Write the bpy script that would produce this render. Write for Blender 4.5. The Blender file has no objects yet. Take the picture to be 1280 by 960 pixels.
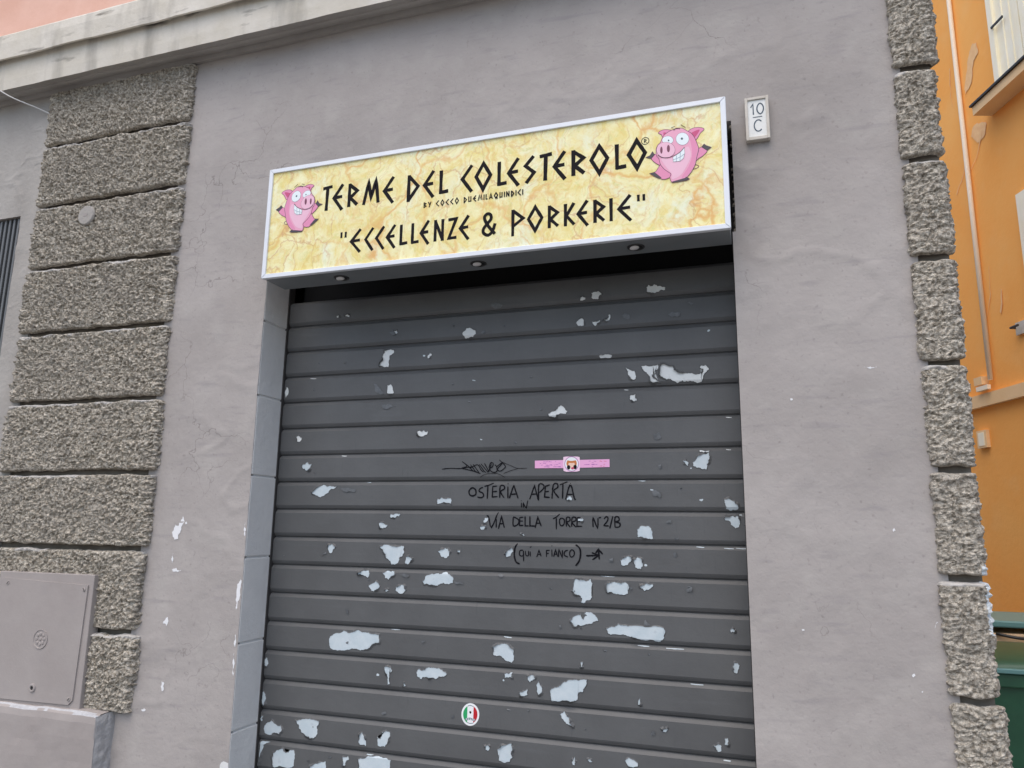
import bpy, bmesh, math, random
import numpy as np
from mathutils import Matrix, Vector
from mathutils.geometry import tessellate_polygon
random.seed(7)
R = math.radians
sc = bpy.context.scene
col = sc.collection
# ------------------------------------------------------------------ camera
cd = bpy.data.cameras.new('camera'); cam = bpy.data.objects.new('camera', cd); col.objects.link(cam)
cam.location = (2.05678, -2.83410, 1.6)
cam.rotation_euler = (R(100.88815), R(-0.79337), R(18.434))
cd.sensor_width = 36; cd.lens = 36 * 926.6 / 1280; cd.clip_start = .05; cd.clip_end = 500
sc.camera = cam
sc.render.resolution_x, sc.render.resolution_y = 1024, 768
# ------------------------------------------------------------------ sky and sun
SUN_EL, SUN_AZ = 66, 192            # azimuth measured from +y towards +x
w = bpy.data.worlds.new('World'); sc.world = w; w.use_nodes = True
wn = w.node_tree.nodes; wl = w.node_tree.links
bg = wn['Background']; sky = wn.new('ShaderNodeTexSky'); sky.sky_type = 'NISHITA'; sky.sun_disc = False
sky.sun_elevation = R(SUN_EL); sky.sun_rotation = R(SUN_AZ); sky.air_density = 1.0; sky.dust_density = 3.0; sky.ozone_density = 1.0
wl.new(sky.outputs[0], bg.inputs[0]); bg.inputs[1].default_value = .15
sl = bpy.data.lights.new('sun', 'SUN'); sl.energy = 1.0; sl.angle = R(80); sl.color = (1, .90, .78)
so = bpy.data.objects.new('sun', sl); col.objects.link(so)
sd = Vector((math.sin(R(SUN_AZ)) * math.cos(R(SUN_EL)), math.cos(R(SUN_AZ)) * math.cos(R(SUN_EL)), math.sin(R(SUN_EL))))
so.rotation_euler = sd.to_track_quat('Z', 'Y').to_euler(); so.location = (0, -6, 9)
sc.view_settings.view_transform = 'Standard'; sc.view_settings.look = 'None'
sc.view_settings.exposure = 0.62; sc.view_settings.gamma = 1
# ------------------------------------------------------------------ data: outlines measured on their own surfaces
PATCHES=[(0,[(507,2354),(531,2355),(556,2351),(558,2344),(545,2331),(536,2327),(536,2309),(534,2278),(511,2279),(491,2283),(495,2303),(505,2316),(504,2334),(509,2342)]),(0,[(880,2411),(894,2424),(916,2425),(938,2416),(940,2399),(926,2386),(908,2380),(890,2384),(881,2396)]),(0,[(529,2198),(546,2200),(559,2183),(567,2165),(551,2157),(532,2160)]),(1,[(465,2206),(491,2191),(517,2163),(502,2155),(477,2169)]),(0,[(682,1984),(691,1992),(714,1994),(735,1988),(733,1978),(714,1969),(692,1971)]),(0,[(87,1981),(99,1990),(116,1976),(102,1959),(91,1963)]),(0,[(550,2440),(566,2441),(572,2429),(562,2423)]),(1,[(530,2436),(551,2440),(564,2425),(548,2419)]),(0,[(258,2531),(268,2533),(274,2522),(262,2521)]),(0,[(300,2532),(310,2534),(326,2527),(321,2520),(303,2523)]),(1,[(510,2111),(539,2114),(563,2102),(544,2092),(515,2095)]),(0,[(719,2307),(731,2329),(739,2324),(730,2307)]),(2,[(12,2199),(18,2213),(26,2203),(26,2175),(17,2162),(11,2181)]),(1,[(962,2401),(976,2409),(989,2402),(972,2395)]),(1,[(1005,2521),(1023,2528),(1059,2516),(1050,2506),(1019,2505)]),(0,[(1437,2535),(1453,2538),(1474,2535),(1480,2523),(1469,2511),(1453,2508),(1438,2516)]),(0,[(1391,2522),(1414,2519),(1412,2510),(1392,2507)]),(0,[(1660,2538),(1668,2548),(1682,2541),(1694,2548),(1704,2539),(1717,2539),(1735,2531),(1733,2521),(1709,2517),(1682,2511),(1662,2519)]),(0,[(1374,2414),(1395,2433),(1407,2420),(1409,2403),(1386,2401)]),(0,[(1440,2415),(1473,2419),(1472,2409),(1460,2403),(1456,2395),(1446,2402)]),(0,[(1485,2414),(1501,2419),(1507,2437),(1515,2441),(1515,2424),(1501,2410)]),(1,[(1560,2431),(1574,2438),(1593,2430),(1591,2414),(1577,2413)]),(1,[(1742,2423),(1757,2430),(1788,2423),(1786,2411),(1757,2407)]),(1,[(1815,2461),(1827,2466),(1840,2457),(1830,2450)]),(0,[(1466,2271),(1475,2276),(1499,2276),(1519,2270),(1507,2262),(1471,2264)]),(0,[(1573,2217),(1590,2208),(1607,2203),(1611,2171),(1597,2169),(1582,2188)]),(0,[(1635,2220),(1668,2218),(1698,2224),(1700,2210),(1686,2199),(1688,2187),(1675,2183),(1682,2170),(1706,2150),(1674,2153),(1667,2172),(1653,2196),(1637,2209)]),(0,[(1710,2221),(1725,2224),(1755,2213),(1759,2197),(1777,2186),(1803,2184),(1844,2177),(1866,2185),(1869,2196),(1856,2201),(1860,2210),(1878,2211),(1889,2195),(1874,2181),(1858,2147),(1836,2148),(1810,2151),(1788,2156),(1769,2147),(1746,2164),(1731,2162),(1709,2174),(1705,2194)]),(0,[(1588,2106),(1611,2110),(1614,2086),(1602,2082),(1589,2090)]),(0,[(1258,2044),(1287,2056),(1299,2070),(1312,2080),(1326,2067),(1340,2054),(1332,2043),(1303,2042),(1283,2030),(1265,2033)]),(1,[(1677,1954),(1696,1961),(1707,1942),(1695,1932),(1678,1935)]),(0,[(128,1856),(154,1868),(161,1861),(177,1859),(170,1837),(153,1829),(132,1840)]),(0,[(184,1737),(234,1764),(254,1767),(280,1762),(310,1761),(286,1750),(267,1732),(230,1713),(197,1726)]),(1,[(330,1749),(369,1754),(404,1747),(400,1736),(361,1735)]),(0,[(787,1707),(807,1713),(847,1710),(850,1686),(830,1691),(803,1690),(786,1687)]),(0,[(574,1643),(600,1647),(620,1645),(614,1635),(596,1628),(577,1628)]),(0,[(522,1607),(541,1611),(563,1599),(556,1589),(542,1585),(528,1587)]),(0,[(997,1632),(1010,1634),(1009,1621),(995,1613),(991,1620)]),(0,[(977,1594),(1002,1601),(1001,1593),(986,1585)]),(0,[(284,1512),(307,1515),(320,1504),(308,1491),(302,1479),(289,1482),(283,1499)]),(1,[(251,1469),(274,1484),(280,1477),(258,1465)]),(0,[(532,1509),(550,1519),(597,1514),(643,1515),(646,1491),(636,1471),(622,1466),(620,1450),(605,1438),(587,1439),(583,1453),(562,1465),(552,1485),(547,1497)]),(0,[(652,1471),(667,1477),(686,1466),(677,1452),(664,1442),(650,1447)]),(0,[(797,1494),(814,1507),(840,1510),(851,1496),(846,1480),(828,1470),(810,1479)]),(0,[(880,1503),(895,1503),(895,1495),(883,1495)]),(0,[(1085,1494),(1099,1509),(1117,1519),(1120,1506),(1106,1486),(1089,1478)]),(0,[(434,1404),(453,1409),(481,1412),(491,1398),(483,1383),(458,1393),(437,1394)]),(0,[(549,1404),(569,1414),(602,1412),(607,1400),(589,1389),(580,1378),(562,1384)]),(1,[(611,1400),(648,1407),(675,1397),(662,1389)]),(0,[(734,1378),(743,1394),(764,1405),(795,1411),(817,1410),(839,1415),(857,1403),(869,1391),(866,1375),(836,1370),(814,1371),(801,1361),(766,1363),(739,1365)]),(1,[(870,1383),(905,1379),(914,1371),(879,1372)]),(0,[(487,1353),(503,1359),(521,1371),(540,1351),(527,1335),(504,1330)]),(0,[(614,1350),(636,1361),(655,1355),(660,1340),(649,1328),(626,1326),(613,1336)]),(0,[(564,1336),(578,1341),(582,1333),(569,1328)]),(1,[(1053,1414),(1065,1418),(1082,1411),(1065,1404)]),(0,[(1842,1888),(1885,1889),(1878,1883),(1867,1880),(1845,1882)]),(0,[(1819,1845),(1834,1866),(1859,1874),(1878,1878),(1877,1852),(1869,1837),(1868,1817),(1850,1819),(1832,1824),(1818,1831)]),(0,[(1782,1850),(1793,1855),(1804,1842),(1799,1831),(1792,1838)]),(1,[(1691,1836),(1701,1839),(1703,1824),(1693,1819)]),(0,[(1926,1709),(1942,1713),(1959,1702),(1969,1692),(1972,1672),(1954,1671),(1930,1673),(1929,1688)]),(0,[(1926,1645),(1950,1649),(1971,1650),(1976,1635),(1973,1610),(1961,1605),(1945,1617),(1939,1631),(1925,1633)]),(0,[(1606,1594),(1621,1609),(1651,1608),(1662,1591),(1665,1562),(1643,1563),(1624,1569),(1608,1568)]),(0,[(1544,1483),(1556,1492),(1571,1498),(1584,1495),(1585,1484),(1576,1476),(1570,1465),(1545,1467)]),(0,[(1591,1488),(1608,1495),(1623,1485),(1626,1467),(1618,1450),(1598,1457),(1594,1470)]),(0,[(1367,1406),(1379,1408),(1406,1404),(1429,1410),(1435,1392),(1431,1373),(1434,1344),(1421,1333),(1402,1321),(1390,1324),(1394,1339),(1379,1349),(1365,1353),(1356,1363),(1363,1382)]),(0,[(1493,1398),(1517,1403),(1543,1399),(1565,1399),(1573,1386),(1569,1362),(1546,1358),(1516,1360),(1490,1365)]),(1,[(1571,1397),(1587,1382),(1576,1365)]),(0,[(1613,1393),(1643,1402),(1661,1399),(1648,1382),(1631,1374),(1617,1383)]),(0,[(1343,1720),(1352,1718),(1354,1703),(1336,1703)]),(0,[(1376,1631),(1402,1631),(1399,1624),(1378,1624)]),(0,[(1994,1628),(2001,1629),(2002,1614),(1995,1612)]),(1,[(1665,1739),(1680,1742),(1698,1727),(1694,1713),(1668,1722)]),(1,[(1739,1513),(1748,1518),(1754,1504),(1743,1495)]),(1,[(1780,1387),(1801,1395),(1801,1383),(1783,1376)]),(1,[(1499,1485),(1514,1489),(1516,1478),(1501,1474)]),(1,[(1714,1625),(1732,1632),(1734,1623),(1718,1619)]),(1,[(1740,1568),(1760,1571),(1757,1562),(1743,1560)]),(0,[(1142,1579),(1162,1572),(1166,1566),(1146,1573)]),(0,[(316,1133),(336,1150),(383,1167),(407,1158),(448,1172),(486,1166),(514,1160),(549,1160),(550,1127),(525,1123),(499,1100),(462,1093),(425,1098),(369,1088),(321,1095)]),(0,[(577,1032),(593,1041),(609,1036),(614,1023),(601,1015),(605,973),(595,969),(590,1010),(581,1017)]),(0,[(718,1027),(735,1039),(757,1037),(774,1049),(800,1048),(830,1044),(852,1029),(839,1017),(818,1019),(801,1007),(775,1007),(749,1010),(743,1002),(723,1012)]),(0,[(669,985),(676,971),(666,969)]),(0,[(26,755),(39,776),(54,781),(60,796),(89,772),(108,776),(117,752),(107,739),(72,740),(58,730),(33,736)]),(0,[(177,800),(208,806),(246,812),(289,806),(290,791),(282,778),(286,756),(270,739),(252,736),(237,743),(212,753),(196,770),(195,782)]),(0,[(479,774),(492,781),(504,769),(511,732),(484,733),(478,751)]),(0,[(558,774),(572,764),(579,791),(596,798),(613,794),(611,772),(595,737),(564,738)]),(0,[(75,647),(79,666),(97,676),(121,686),(142,669),(160,682),(181,683),(184,624),(152,609),(117,617),(84,609)]),(0,[(259,632),(305,652),(332,658),(335,617),(262,602)]),(0,[(407,681),(432,687),(437,673),(424,664),(421,649),(409,647)]),(0,[(479,681),(522,696),(575,698),(624,692),(620,648),(579,629),(481,626)]),(0,[(3,1029),(16,1038),(24,1018),(19,1001),(8,1005)]),(0,[(7,880),(13,900),(22,889),(26,850),(12,841)]),(0,[(13,699),(65,705),(30,689),(26,669),(17,621),(12,609)]),(0,[(9,801),(20,802),(18,786),(12,781)]),(0,[(1016,782),(1035,785),(1037,776),(1029,766),(1019,770)]),(1,[(340,679),(359,680),(355,672),(343,672)]),(1,[(387,1253),(401,1248),(402,1229),(390,1233)]),(1,[(735,1145),(752,1150),(755,1143),(740,1139)]),(1,[(874,876),(886,881),(888,872),(876,868)]),(1,[(575,861),(593,868),(595,859),(579,854)]),(0,[(1041,1141),(1071,1154),(1105,1156),(1125,1138),(1128,1100),(1119,1089),(1098,1094),(1072,1111),(1044,1112)]),(0,[(1349,1255),(1374,1275),(1390,1280),(1394,1265),(1402,1262),(1405,1285),(1419,1289),(1447,1275),(1456,1260),(1431,1248),(1390,1238),(1364,1233),(1357,1246)]),(0,[(1485,1235),(1511,1241),(1534,1253),(1566,1247),(1628,1247),(1689,1250),(1701,1240),(1698,1214),(1684,1198),(1658,1203),(1612,1201),(1581,1211),(1550,1217),(1502,1212),(1491,1223)]),(1,[(1624,1250),(1632,1273),(1651,1251)]),(0,[(1928,1252),(1937,1260),(1946,1251),(1930,1245)]),(0,[(1932,1128),(1940,1146),(1950,1143),(1953,1126),(1945,1109),(1934,1114)]),(0,[(1388,1107),(1396,1110),(1398,1091),(1389,1091)]),(0,[(1090,1047),(1122,1055),(1123,1034),(1092,1032)]),(0,[(1182,1046),(1205,1051),(1213,1037),(1192,1022),(1185,1032)]),(0,[(1219,1011),(1226,1032),(1238,1012),(1238,990),(1230,980),(1219,996)]),(0,[(1151,984),(1167,991),(1184,997),(1183,978),(1157,972)]),(0,[(1271,1000),(1284,1010),(1308,1021),(1320,1033),(1345,1044),(1381,1044),(1413,1051),(1409,1029),(1397,1006),(1379,1001),(1377,978),(1361,970),(1333,971),(1280,963),(1274,977)]),(0,[(1599,989),(1604,1004),(1609,979),(1598,978)]),(0,[(1310,921),(1326,933),(1333,923),(1345,913),(1347,895),(1361,882),(1333,890),(1316,907)]),(0,[(1681,905),(1702,911),(1696,895),(1685,896)]),(1,[(1642,890),(1655,894),(1658,881),(1647,878)]),(0,[(1858,865),(1872,874),(1884,868),(1882,851),(1871,848),(1865,858)]),(0,[(1896,893),(1906,896),(1908,874),(1896,872)]),(0,[(1067,776),(1082,792),(1124,802),(1124,771),(1128,756),(1116,737),(1099,731),(1074,736),(1069,758)]),(0,[(1547,785),(1559,797),(1581,792),(1595,783),(1592,770),(1562,769)]),(0,[(1358,773),(1366,781),(1366,751),(1358,751)]),(0,[(1412,777),(1424,779),(1431,770),(1420,768)]),(1,[(1305,1237),(1312,1239),(1318,1224),(1308,1222)]),(3,[(1600,1182),(1642,1181),(1642,1178),(1621,1176),(1600,1179)]),(3,[(1703,1179),(1766,1179),(1766,1176),(1735,1174),(1703,1175)]),(3,[(1785,1063),(1829,1063),(1829,1059),(1807,1058),(1785,1060)]),(3,[(1888,823),(1913,823),(1912,819),(1900,818),(1888,820)]),(3,[(1083,1184),(1114,1181),(1114,1177),(1099,1177),(1083,1180)]),(3,[(1464,1424),(1517,1422),(1517,1419),(1490,1418),(1464,1421)]),(3,[(1820,1539),(1848,1537),(1848,1533),(1834,1533),(1820,1536)]),(3,[(1918,1536),(1952,1534),(1952,1531),(1935,1530),(1918,1533)]),(3,[(1959,1537),(2000,1535),(2000,1532),(1980,1531),(1959,1534)]),(3,[(1939,1893),(1956,1890),(1956,1887),(1947,1886),(1939,1889)]),(3,[(1964,1656),(1985,1654),(1985,1650),(1974,1650),(1964,1652)]),(3,[(1613,1782),(1640,1778),(1639,1775),(1626,1774),(1613,1778)]),(3,[(595,1185),(635,1185),(636,1181),(615,1179),(595,1182)]),(3,[(201,830),(216,829),(216,825),(209,824),(201,826)]),(3,[(512,703),(548,703),(548,699),(531,697),(513,699)]),(3,[(137,2251),(169,2246),(169,2242),(153,2242),(137,2246)]),(3,[(321,1897),(346,1894),(346,1890),(333,1889),(321,1892)]),(3,[(1565,2134),(1581,2131),(1581,2127),(1573,2127),(1565,2130)]),(3,[(1943,2013),(1963,2010),(1963,2006),(1953,2006),(1943,2010)]),(3,[(450,1782),(470,1780),(470,1775),(460,1775),(450,1778)]),(3,[(808,1428),(821,1426),(821,1422),(815,1421),(808,1424)]),(3,[(1058,1566),(1071,1564),(1071,1560),(1065,1559),(1058,1562)])]
TAG=[(25,[(8031,18297),(8364,18330),(8872,18313),(9141,18357),(9372,18379)]),(25,[(8922,18600),(9217,18399),(9414,18218),(9742,18102)]),(25,[(9020,18545),(9140,18400),(8910,18331),(9221,18256),(9607,18163)]),(25,[(9293,18470),(9530,18182)]),(25,[(9408,18486),(9684,18127)]),(25,[(9258,18309),(9600,18466),(9758,18250),(9874,18161)]),(25,[(9676,18482),(9911,18178),(9988,18142)]),(25,[(9752,18499),(10063,18159),(10138,18211)]),(25,[(9904,18515),(10100,18194),(10208,18493)]),(25,[(10098,18318),(10169,18529),(10283,18510),(10248,18369),(10136,18282),(10252,18157),(10440,18173),(10436,18367),(10359,18456)]),(25,[(10436,18367),(10621,18506),(10659,18487),(10475,18278),(10589,18189),(10774,18310),(10791,18415),(10544,18648)]),(14,[(10658,18558),(11108,18376),(11331,18297),(11734,18299)]),(14,[(10740,18100),(11036,18202),(11331,18286)]),(14,[(9727,17949),(9952,18071),(10291,18104),(10554,18066),(10780,17942)])]
T1=[(46,[(9432,17527),(9549,17438),(9553,17263),(9402,17199),(9286,17263),(9263,17404),(9356,17509),(9470,17527)]),(40,[(9869,17543),(9737,17491),(9702,17385),(9855,17315),(9896,17193),(9784,17129),(9631,17157)]),(40,[(9925,17578),(10112,17630),(10317,17717)]),(40,[(10075,17613),(10056,17088)]),(40,[(10282,17577),(10272,17158),(10496,17175)]),(40,[(10264,17577),(10469,17594)]),(40,[(10287,17367),(10473,17384)]),(40,[(10590,17123),(10600,17576),(10749,17610),(10788,17488),(10623,17367),(10775,17124)]),(40,[(10927,17575),(10935,17107)]),(40,[(10918,17714),(10933,17662)]),(40,[(10997,17107),(11174,17626),(11364,17107)]),(40,[(11069,17262),(11289,17279)]),(40,[(11846,17074),(12040,17605),(12206,17023)]),(40,[(11934,17262),(12133,17279)]),(40,[(12214,17023),(12220,17639),(12400,17638),(12418,17501),(12240,17330)]),(40,[(12490,17569),(12456,17160),(12670,17143)]),(40,[(12472,17569),(12668,17637)]),(40,[(12491,17364),(12634,17381)]),(40,[(12759,17092),(12811,17636),(12970,17670),(12988,17533),(12829,17398),(13042,17126)]),(40,[(13077,17635),(13359,17753)]),(40,[(13200,17668),(13183,17093)]),(40,[(13306,17059),(13499,17650),(13656,17110),(13708,17094)]),(40,[(13341,17262),(13586,17262)])]
T2=[(30,[(11502,16936),(11504,16748)]),(30,[(11493,17022),(11501,16994)]),(30,[(11587,16748),(11585,16919),(11696,16731),(11766,17022)])]
T3=[(40,[(10044,16411),(10139,16360),(10259,15948),(10526,16553)]),(40,[(10457,16294),(10463,15951)]),(40,[(10556,15901),(10677,16399),(10806,15949)]),(40,[(10590,16107),(10756,16109)]),(40,[(11173,16369),(11178,16029),(11377,16099),(11393,16269),(11173,16386)]),(40,[(11447,16372),(11433,16049),(11595,16051)]),(40,[(11447,16355),(11592,16373)]),(40,[(11449,16219),(11575,16220)]),(40,[(11664,16408),(11668,16035),(11812,16037)]),(40,[(11862,16409),(11866,16037),(12081,16033)]),(40,[(12082,15966),(12186,16379),(12331,16027)]),(40,[(12116,16142),(12277,16144)]),(38,[(12798,16317),(12938,16386),(13068,16504)]),(38,[(12938,16352),(12939,15918)]),(38,[(13149,16354),(13254,16288),(13244,16122),(13149,16054),(13079,16120),(13068,16286),(13149,16354)]),(38,[(13341,16023),(13341,16356),(13463,16374),(13480,16257),(13359,16190),(13497,16009)]),(38,[(13549,16026),(13567,16358),(13706,16376),(13706,16260),(13567,16192),(13722,16012)]),(38,[(13775,16360),(13757,16045),(13963,16048)]),(38,[(13758,16376),(13913,16378)]),(38,[(13775,16227),(13895,16235)]),(38,[(14390,16021),(14393,16366),(14560,15990),(14580,16368)]),(38,[(14607,16368),(14699,16395)]),(38,[(14817,16337),(14902,16420),(14969,16372),(14934,16240),(14814,16092),(14999,16078)]),(38,[(15031,15980),(15154,16439)]),(38,[(15233,16032),(15237,16390),(15371,16408),(15386,16278),(15252,16227),(15418,16180),(15400,16050),(15233,16032)])]
T4=[(46,[(11348,15350),(11258,15166),(11236,14878),(11317,14641),(11461,14574)]),(46,[(13686,15350),(13848,15246),(13896,15037),(13846,14757),(13699,14568)]),(46,[(14105,14950),(14597,14971)]),(46,[(14333,15071),(14597,14971),(14355,14808)]),(46,[(14620,14824),(14590,15193)]),(46,[(14478,15051),(14590,15202),(14751,15021)]),(32,[(11594,15101),(11465,15075),(11457,14907),(11596,14887),(11609,15078),(11624,14673)]),(32,[(11696,15080),(11713,14913),(11816,14902),(11814,15083)]),(32,[(11886,15060),(11893,14870)]),(32,[(11874,15203),(11935,15252)]),(32,[(12157,14853),(12241,15116),(12333,14882)]),(32,[(12191,14949),(12308,14952)]),(32,[(12545,14863),(12544,15109),(12674,15121)]),(32,[(12544,14995),(12644,15007)]),(32,[(12759,15151),(12770,14879)]),(32,[(12749,15302),(12769,15274)]),(32,[(12835,14880),(12909,15155),(12994,14884)]),(32,[(12860,14975),(12959,14977)]),(32,[(13034,14876),(13044,15158),(13173,14870),(13183,15138)]),(32,[(13405,15143),(13282,15093),(13257,14952),(13405,14885)]),(32,[(13568,15170),(13651,15078),(13627,14938),(13528,14888),(13469,14980),(13489,15112),(13568,15170)])]
STK={'strip': [(12050,18591),(13217,18598),(13887,18595),(15051,18605),(15054,18302),(13886,18288),(13235,18282),(12052,18289)],'hub': [(13217,18715),(13341,18734),(13764,18727),(13876,18705),(13886,18445),(13875,18166),(13763,18140),(13341,18137),(13228,18173),(13210,18454)],'circ': [(13841,18435),(13827,18526),(13786,18609),(13723,18675),(13643,18718),(13553,18734),(13464,18721),(13383,18680),(13319,18616),(13278,18534),(13263,18443),(13278,18352),(13319,18269),(13383,18203),(13463,18161),(13552,18146),(13641,18159),(13722,18200),(13785,18264),(13826,18345)],'ctr': [(13553,18439)]}
FLAG=[(9911,8922),(9902,9001),(9880,9076),(9844,9143),(9797,9201),(9740,9247),(9675,9280),(9605,9297),(9533,9299),(9461,9285),(9392,9256),(9329,9213),(9274,9157),(9230,9091),(9197,9017),(9178,8939),(9174,8858),(9183,8779),(9206,8704),(9243,8637),(9290,8579),(9348,8534),(9413,8502),(9482,8485),(9555,8484),(9626,8498),(9694,8528),(9757,8571),(9811,8626),(9855,8692),(9887,8765),(9906,8843)]
CHIPS=[[(-388,1556),(-376,1591),(-359,1582),(-346,1608),(-337,1625),(-329,1608),(-340,1566),(-352,1527),(-373,1523),(-383,1539)],[(-322,1600),(-316,1603),(-311,1593),(-319,1590)],[(-377,1455),(-373,1468),(-369,1438),(-373,1425)],[(-392,1175),(-370,1203),(-362,1183),(-371,1165)],[(-372,1400),(-349,1406),(-323,1396),(-359,1389)],[(-365,943),(-351,940),(-350,910),(-357,905)],[(-456,824),(-442,831),(-430,825),(-446,818)],[(-24,1351),(-11,1378),(-8,1326),(-15,1282),(-20,1247),(-26,1290)],[(-17,1120),(-15,1162),(-8,1129),(-11,1103)],[(-14,1002),(-13,1078),(-8,1045),(-8,986)],[(-13,1579),(-7,1603),(-2,1571),(-7,1546)],[(2444,1607),(2450,1612),(2452,1604),(2446,1601)],[(2398,2138),(2436,2136),(2436,2134),(2398,2136)],[(2591,1563),(2595,1566),(2593,1553),(2590,1554)],[(2465,1173),(2472,1177),(2474,1171),(2467,1166)],[(2536,1314),(2546,1332),(2549,1330),(2540,1313)],[(2487,1127),(2491,1129),(2491,1124),(2487,1124)],[(2162,2038),(2169,2041),(2171,2035),(2164,2033)],[(2157,1289),(2165,1291),(2166,1286),(2158,1284)]]
PIG=[('tail',3,[(18876,28666),(18979,28600),(18962,28536),(18825,28499),(18765,28498)]),('ear',1,[(18673,29964),(18814,30060),(19027,30064),(19212,29975),(19081,29845),(18968,29660),(18876,29624),(18715,29838)]),('ear_inner',2,[(18753,29882),(19070,29976),(18863,29684)]),('ear',1,[(18122,30066),(17953,30153),(17766,30167),(17623,30088),(17731,30001),(17781,29862),(17916,29935)]),('ear_inner',2,[(17801,30075),(17965,30003),(17828,29898)]),('arm',1,[(18784,29116),(19000,29233),(19153,29293),(19297,29136),(19141,28959),(18988,28882),(18880,28782),(18775,28815)]),('hoof',4,[(19123,29298),(19201,29386),(19259,29326),(19427,29232),(19298,29142)]),('arm',1,[(17641,28835),(17426,29003),(17330,29189),(17448,29273),(17571,29203),(17676,29016)]),('hoof',4,[(17157,29192),(17306,29244),(17387,29368),(17454,29255),(17341,29129)]),('leg',1,[(17687,28845),(17511,28600),(17432,28544),(17659,28308),(17813,28262),(17999,28319),(18063,28418),(17854,28684)]),('hoof',4,[(17291,28547),(17432,28567),(17660,28335),(17613,28315),(17445,28423)]),('body',0,[(17759,29858),(17855,29980),(18045,30086),(18263,30135),(18448,30121),(18628,29988),(18777,29861),(18892,29639),(18961,29425),(19000,29233),(18931,28958),(18867,28667),(18732,28420),(18582,28242),(18513,28159),(18085,28123),(18025,28155),(17992,28294),(18032,28422),(17912,28541),(17791,28660),(17672,28847),(17616,29094),(17540,29208),(17530,29449),(17596,29610),(17692,29697)]),('flank',1,[(18777,29844),(18886,29640),(18955,29426),(18988,29235),(18919,28960),(18855,28669),(18721,28428),(18515,28235),(18394,28252),(18632,28602),(18765,28984),(18763,29389),(18672,29913)]),('hoof',4,[(18061,28110),(18514,28185),(18551,28220),(18648,28142),(18541,28108),(18085,28089)]),('belly',5,[(17693,29065),(18048,29027),(18548,29355),(18685,29334),(18735,28989),(18524,28551),(18335,28311),(18057,28217),(18047,28420),(17855,28718)]),('eye',6,[(18134,29711),(18121,29660),(18087,29618),(18035,29591),(17972,29583),(17905,29593),(17843,29622),(17793,29665),(17761,29718),(17750,29774),(17763,29826),(17798,29868),(17850,29894),(17913,29903),(17980,29892),(18042,29863),(18092,29819),(18124,29767)]),('eye',6,[(18683,29673),(18667,29594),(18626,29529),(18566,29486),(18492,29470),(18415,29482),(18343,29522),(18285,29584),(18248,29662),(18237,29746),(18253,29825),(18294,29890),(18355,29934),(18429,29950),(18506,29937),(18578,29897),(18636,29834),(18672,29756)]),('pupil',7,[(18001,29723),(17992,29702),(17973,29696),(17953,29709),(17945,29732),(17954,29752),(17974,29758),(17994,29746)]),('pupil',7,[(18482,29712),(18470,29683),(18441,29675),(18413,29692),(18403,29725),(18415,29755),(18444,29763),(18471,29746)]),('snout',5,[(18188,29321),(18166,29222),(18108,29141),(18020,29088),(17914,29069),(17801,29087),(17696,29138),(17611,29219),(17556,29318),(17539,29423),(17561,29523),(17620,29604),(17708,29658),(17816,29676),(17929,29658),(18034,29605),(18118,29525),(18172,29426)]),('nostril',8,[(17753,29379),(17743,29301),(17720,29255),(17693,29259),(17673,29312),(17666,29393),(17676,29472),(17699,29518),(17726,29514),(17747,29461)]),('nostril',8,[(18011,29400),(17999,29318),(17972,29270),(17939,29275),(17914,29331),(17906,29417),(17919,29499),(17946,29547),(17979,29541),(18004,29485)]),('teeth',6,[(18116,29050),(18360,29182),(18512,29368),(18524,29156),(18476,28961),(18351,28863),(18121,28874)]),('brow',9,[(18079,30197),(18210,30237)]),('brow',9,[(18421,30263),(18577,30127)]),('hair',9,[(18154,30095),(18264,30152),(18386,30125)]),('tooth_line',10,[(18235,29100),(18222,28872)]),('tooth_line',10,[(18375,29180),(18351,28879)]),('tooth_line',10,[(18123,28948),(18355,29014),(18504,29109)]),('smile',9,[(17572,29220),(17740,29091),(17987,29064),(18204,29122),(18392,29228),(18524,29376)])]
LINE1=[('T',0.3585,0.4152),('E',0.4105,0.4676),('R',0.4794,0.5404),('M',0.5497,0.6387),('E',0.646,0.7023),('D',0.7507,0.8174),('E',0.8251,0.8807),('L',0.8932,0.9442),('C',0.9876,1.0449),('O',1.0443,1.1258),('L',1.1379,1.1877),('E',1.1805,1.2362),('S',1.2452,1.302),('T',1.3074,1.3678),('E',1.3625,1.42),('R',1.4317,1.4956),('O',1.5023,1.5846),('L',1.5962,1.649),('O',1.642,1.7228)]
LINE3=[('"',0.4572,0.4949),('E',0.5057,0.5622),('C',0.5714,0.6195),('C',0.6206,0.6686),('E',0.6704,0.7182),('L',0.7281,0.7733),('L',0.7789,0.8229),('E',0.8194,0.8658),('N',0.8782,0.9294),('Z',0.9372,0.9851),('E',0.9868,1.0348),('&',1.0798,1.1438),('P',1.1976,1.2583),('O',1.2618,1.3329),('R',1.3416,1.394),('K',1.4032,1.4549),('E',1.4549,1.5041),('R',1.5149,1.567),('I',1.577,1.5932),('E',1.6052,1.6629),('"',1.6758,1.713)]
REG=(1.7136,2.9854)
PIGBOX=(0.1383,0.3639,2.8053,3.0234)
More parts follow.
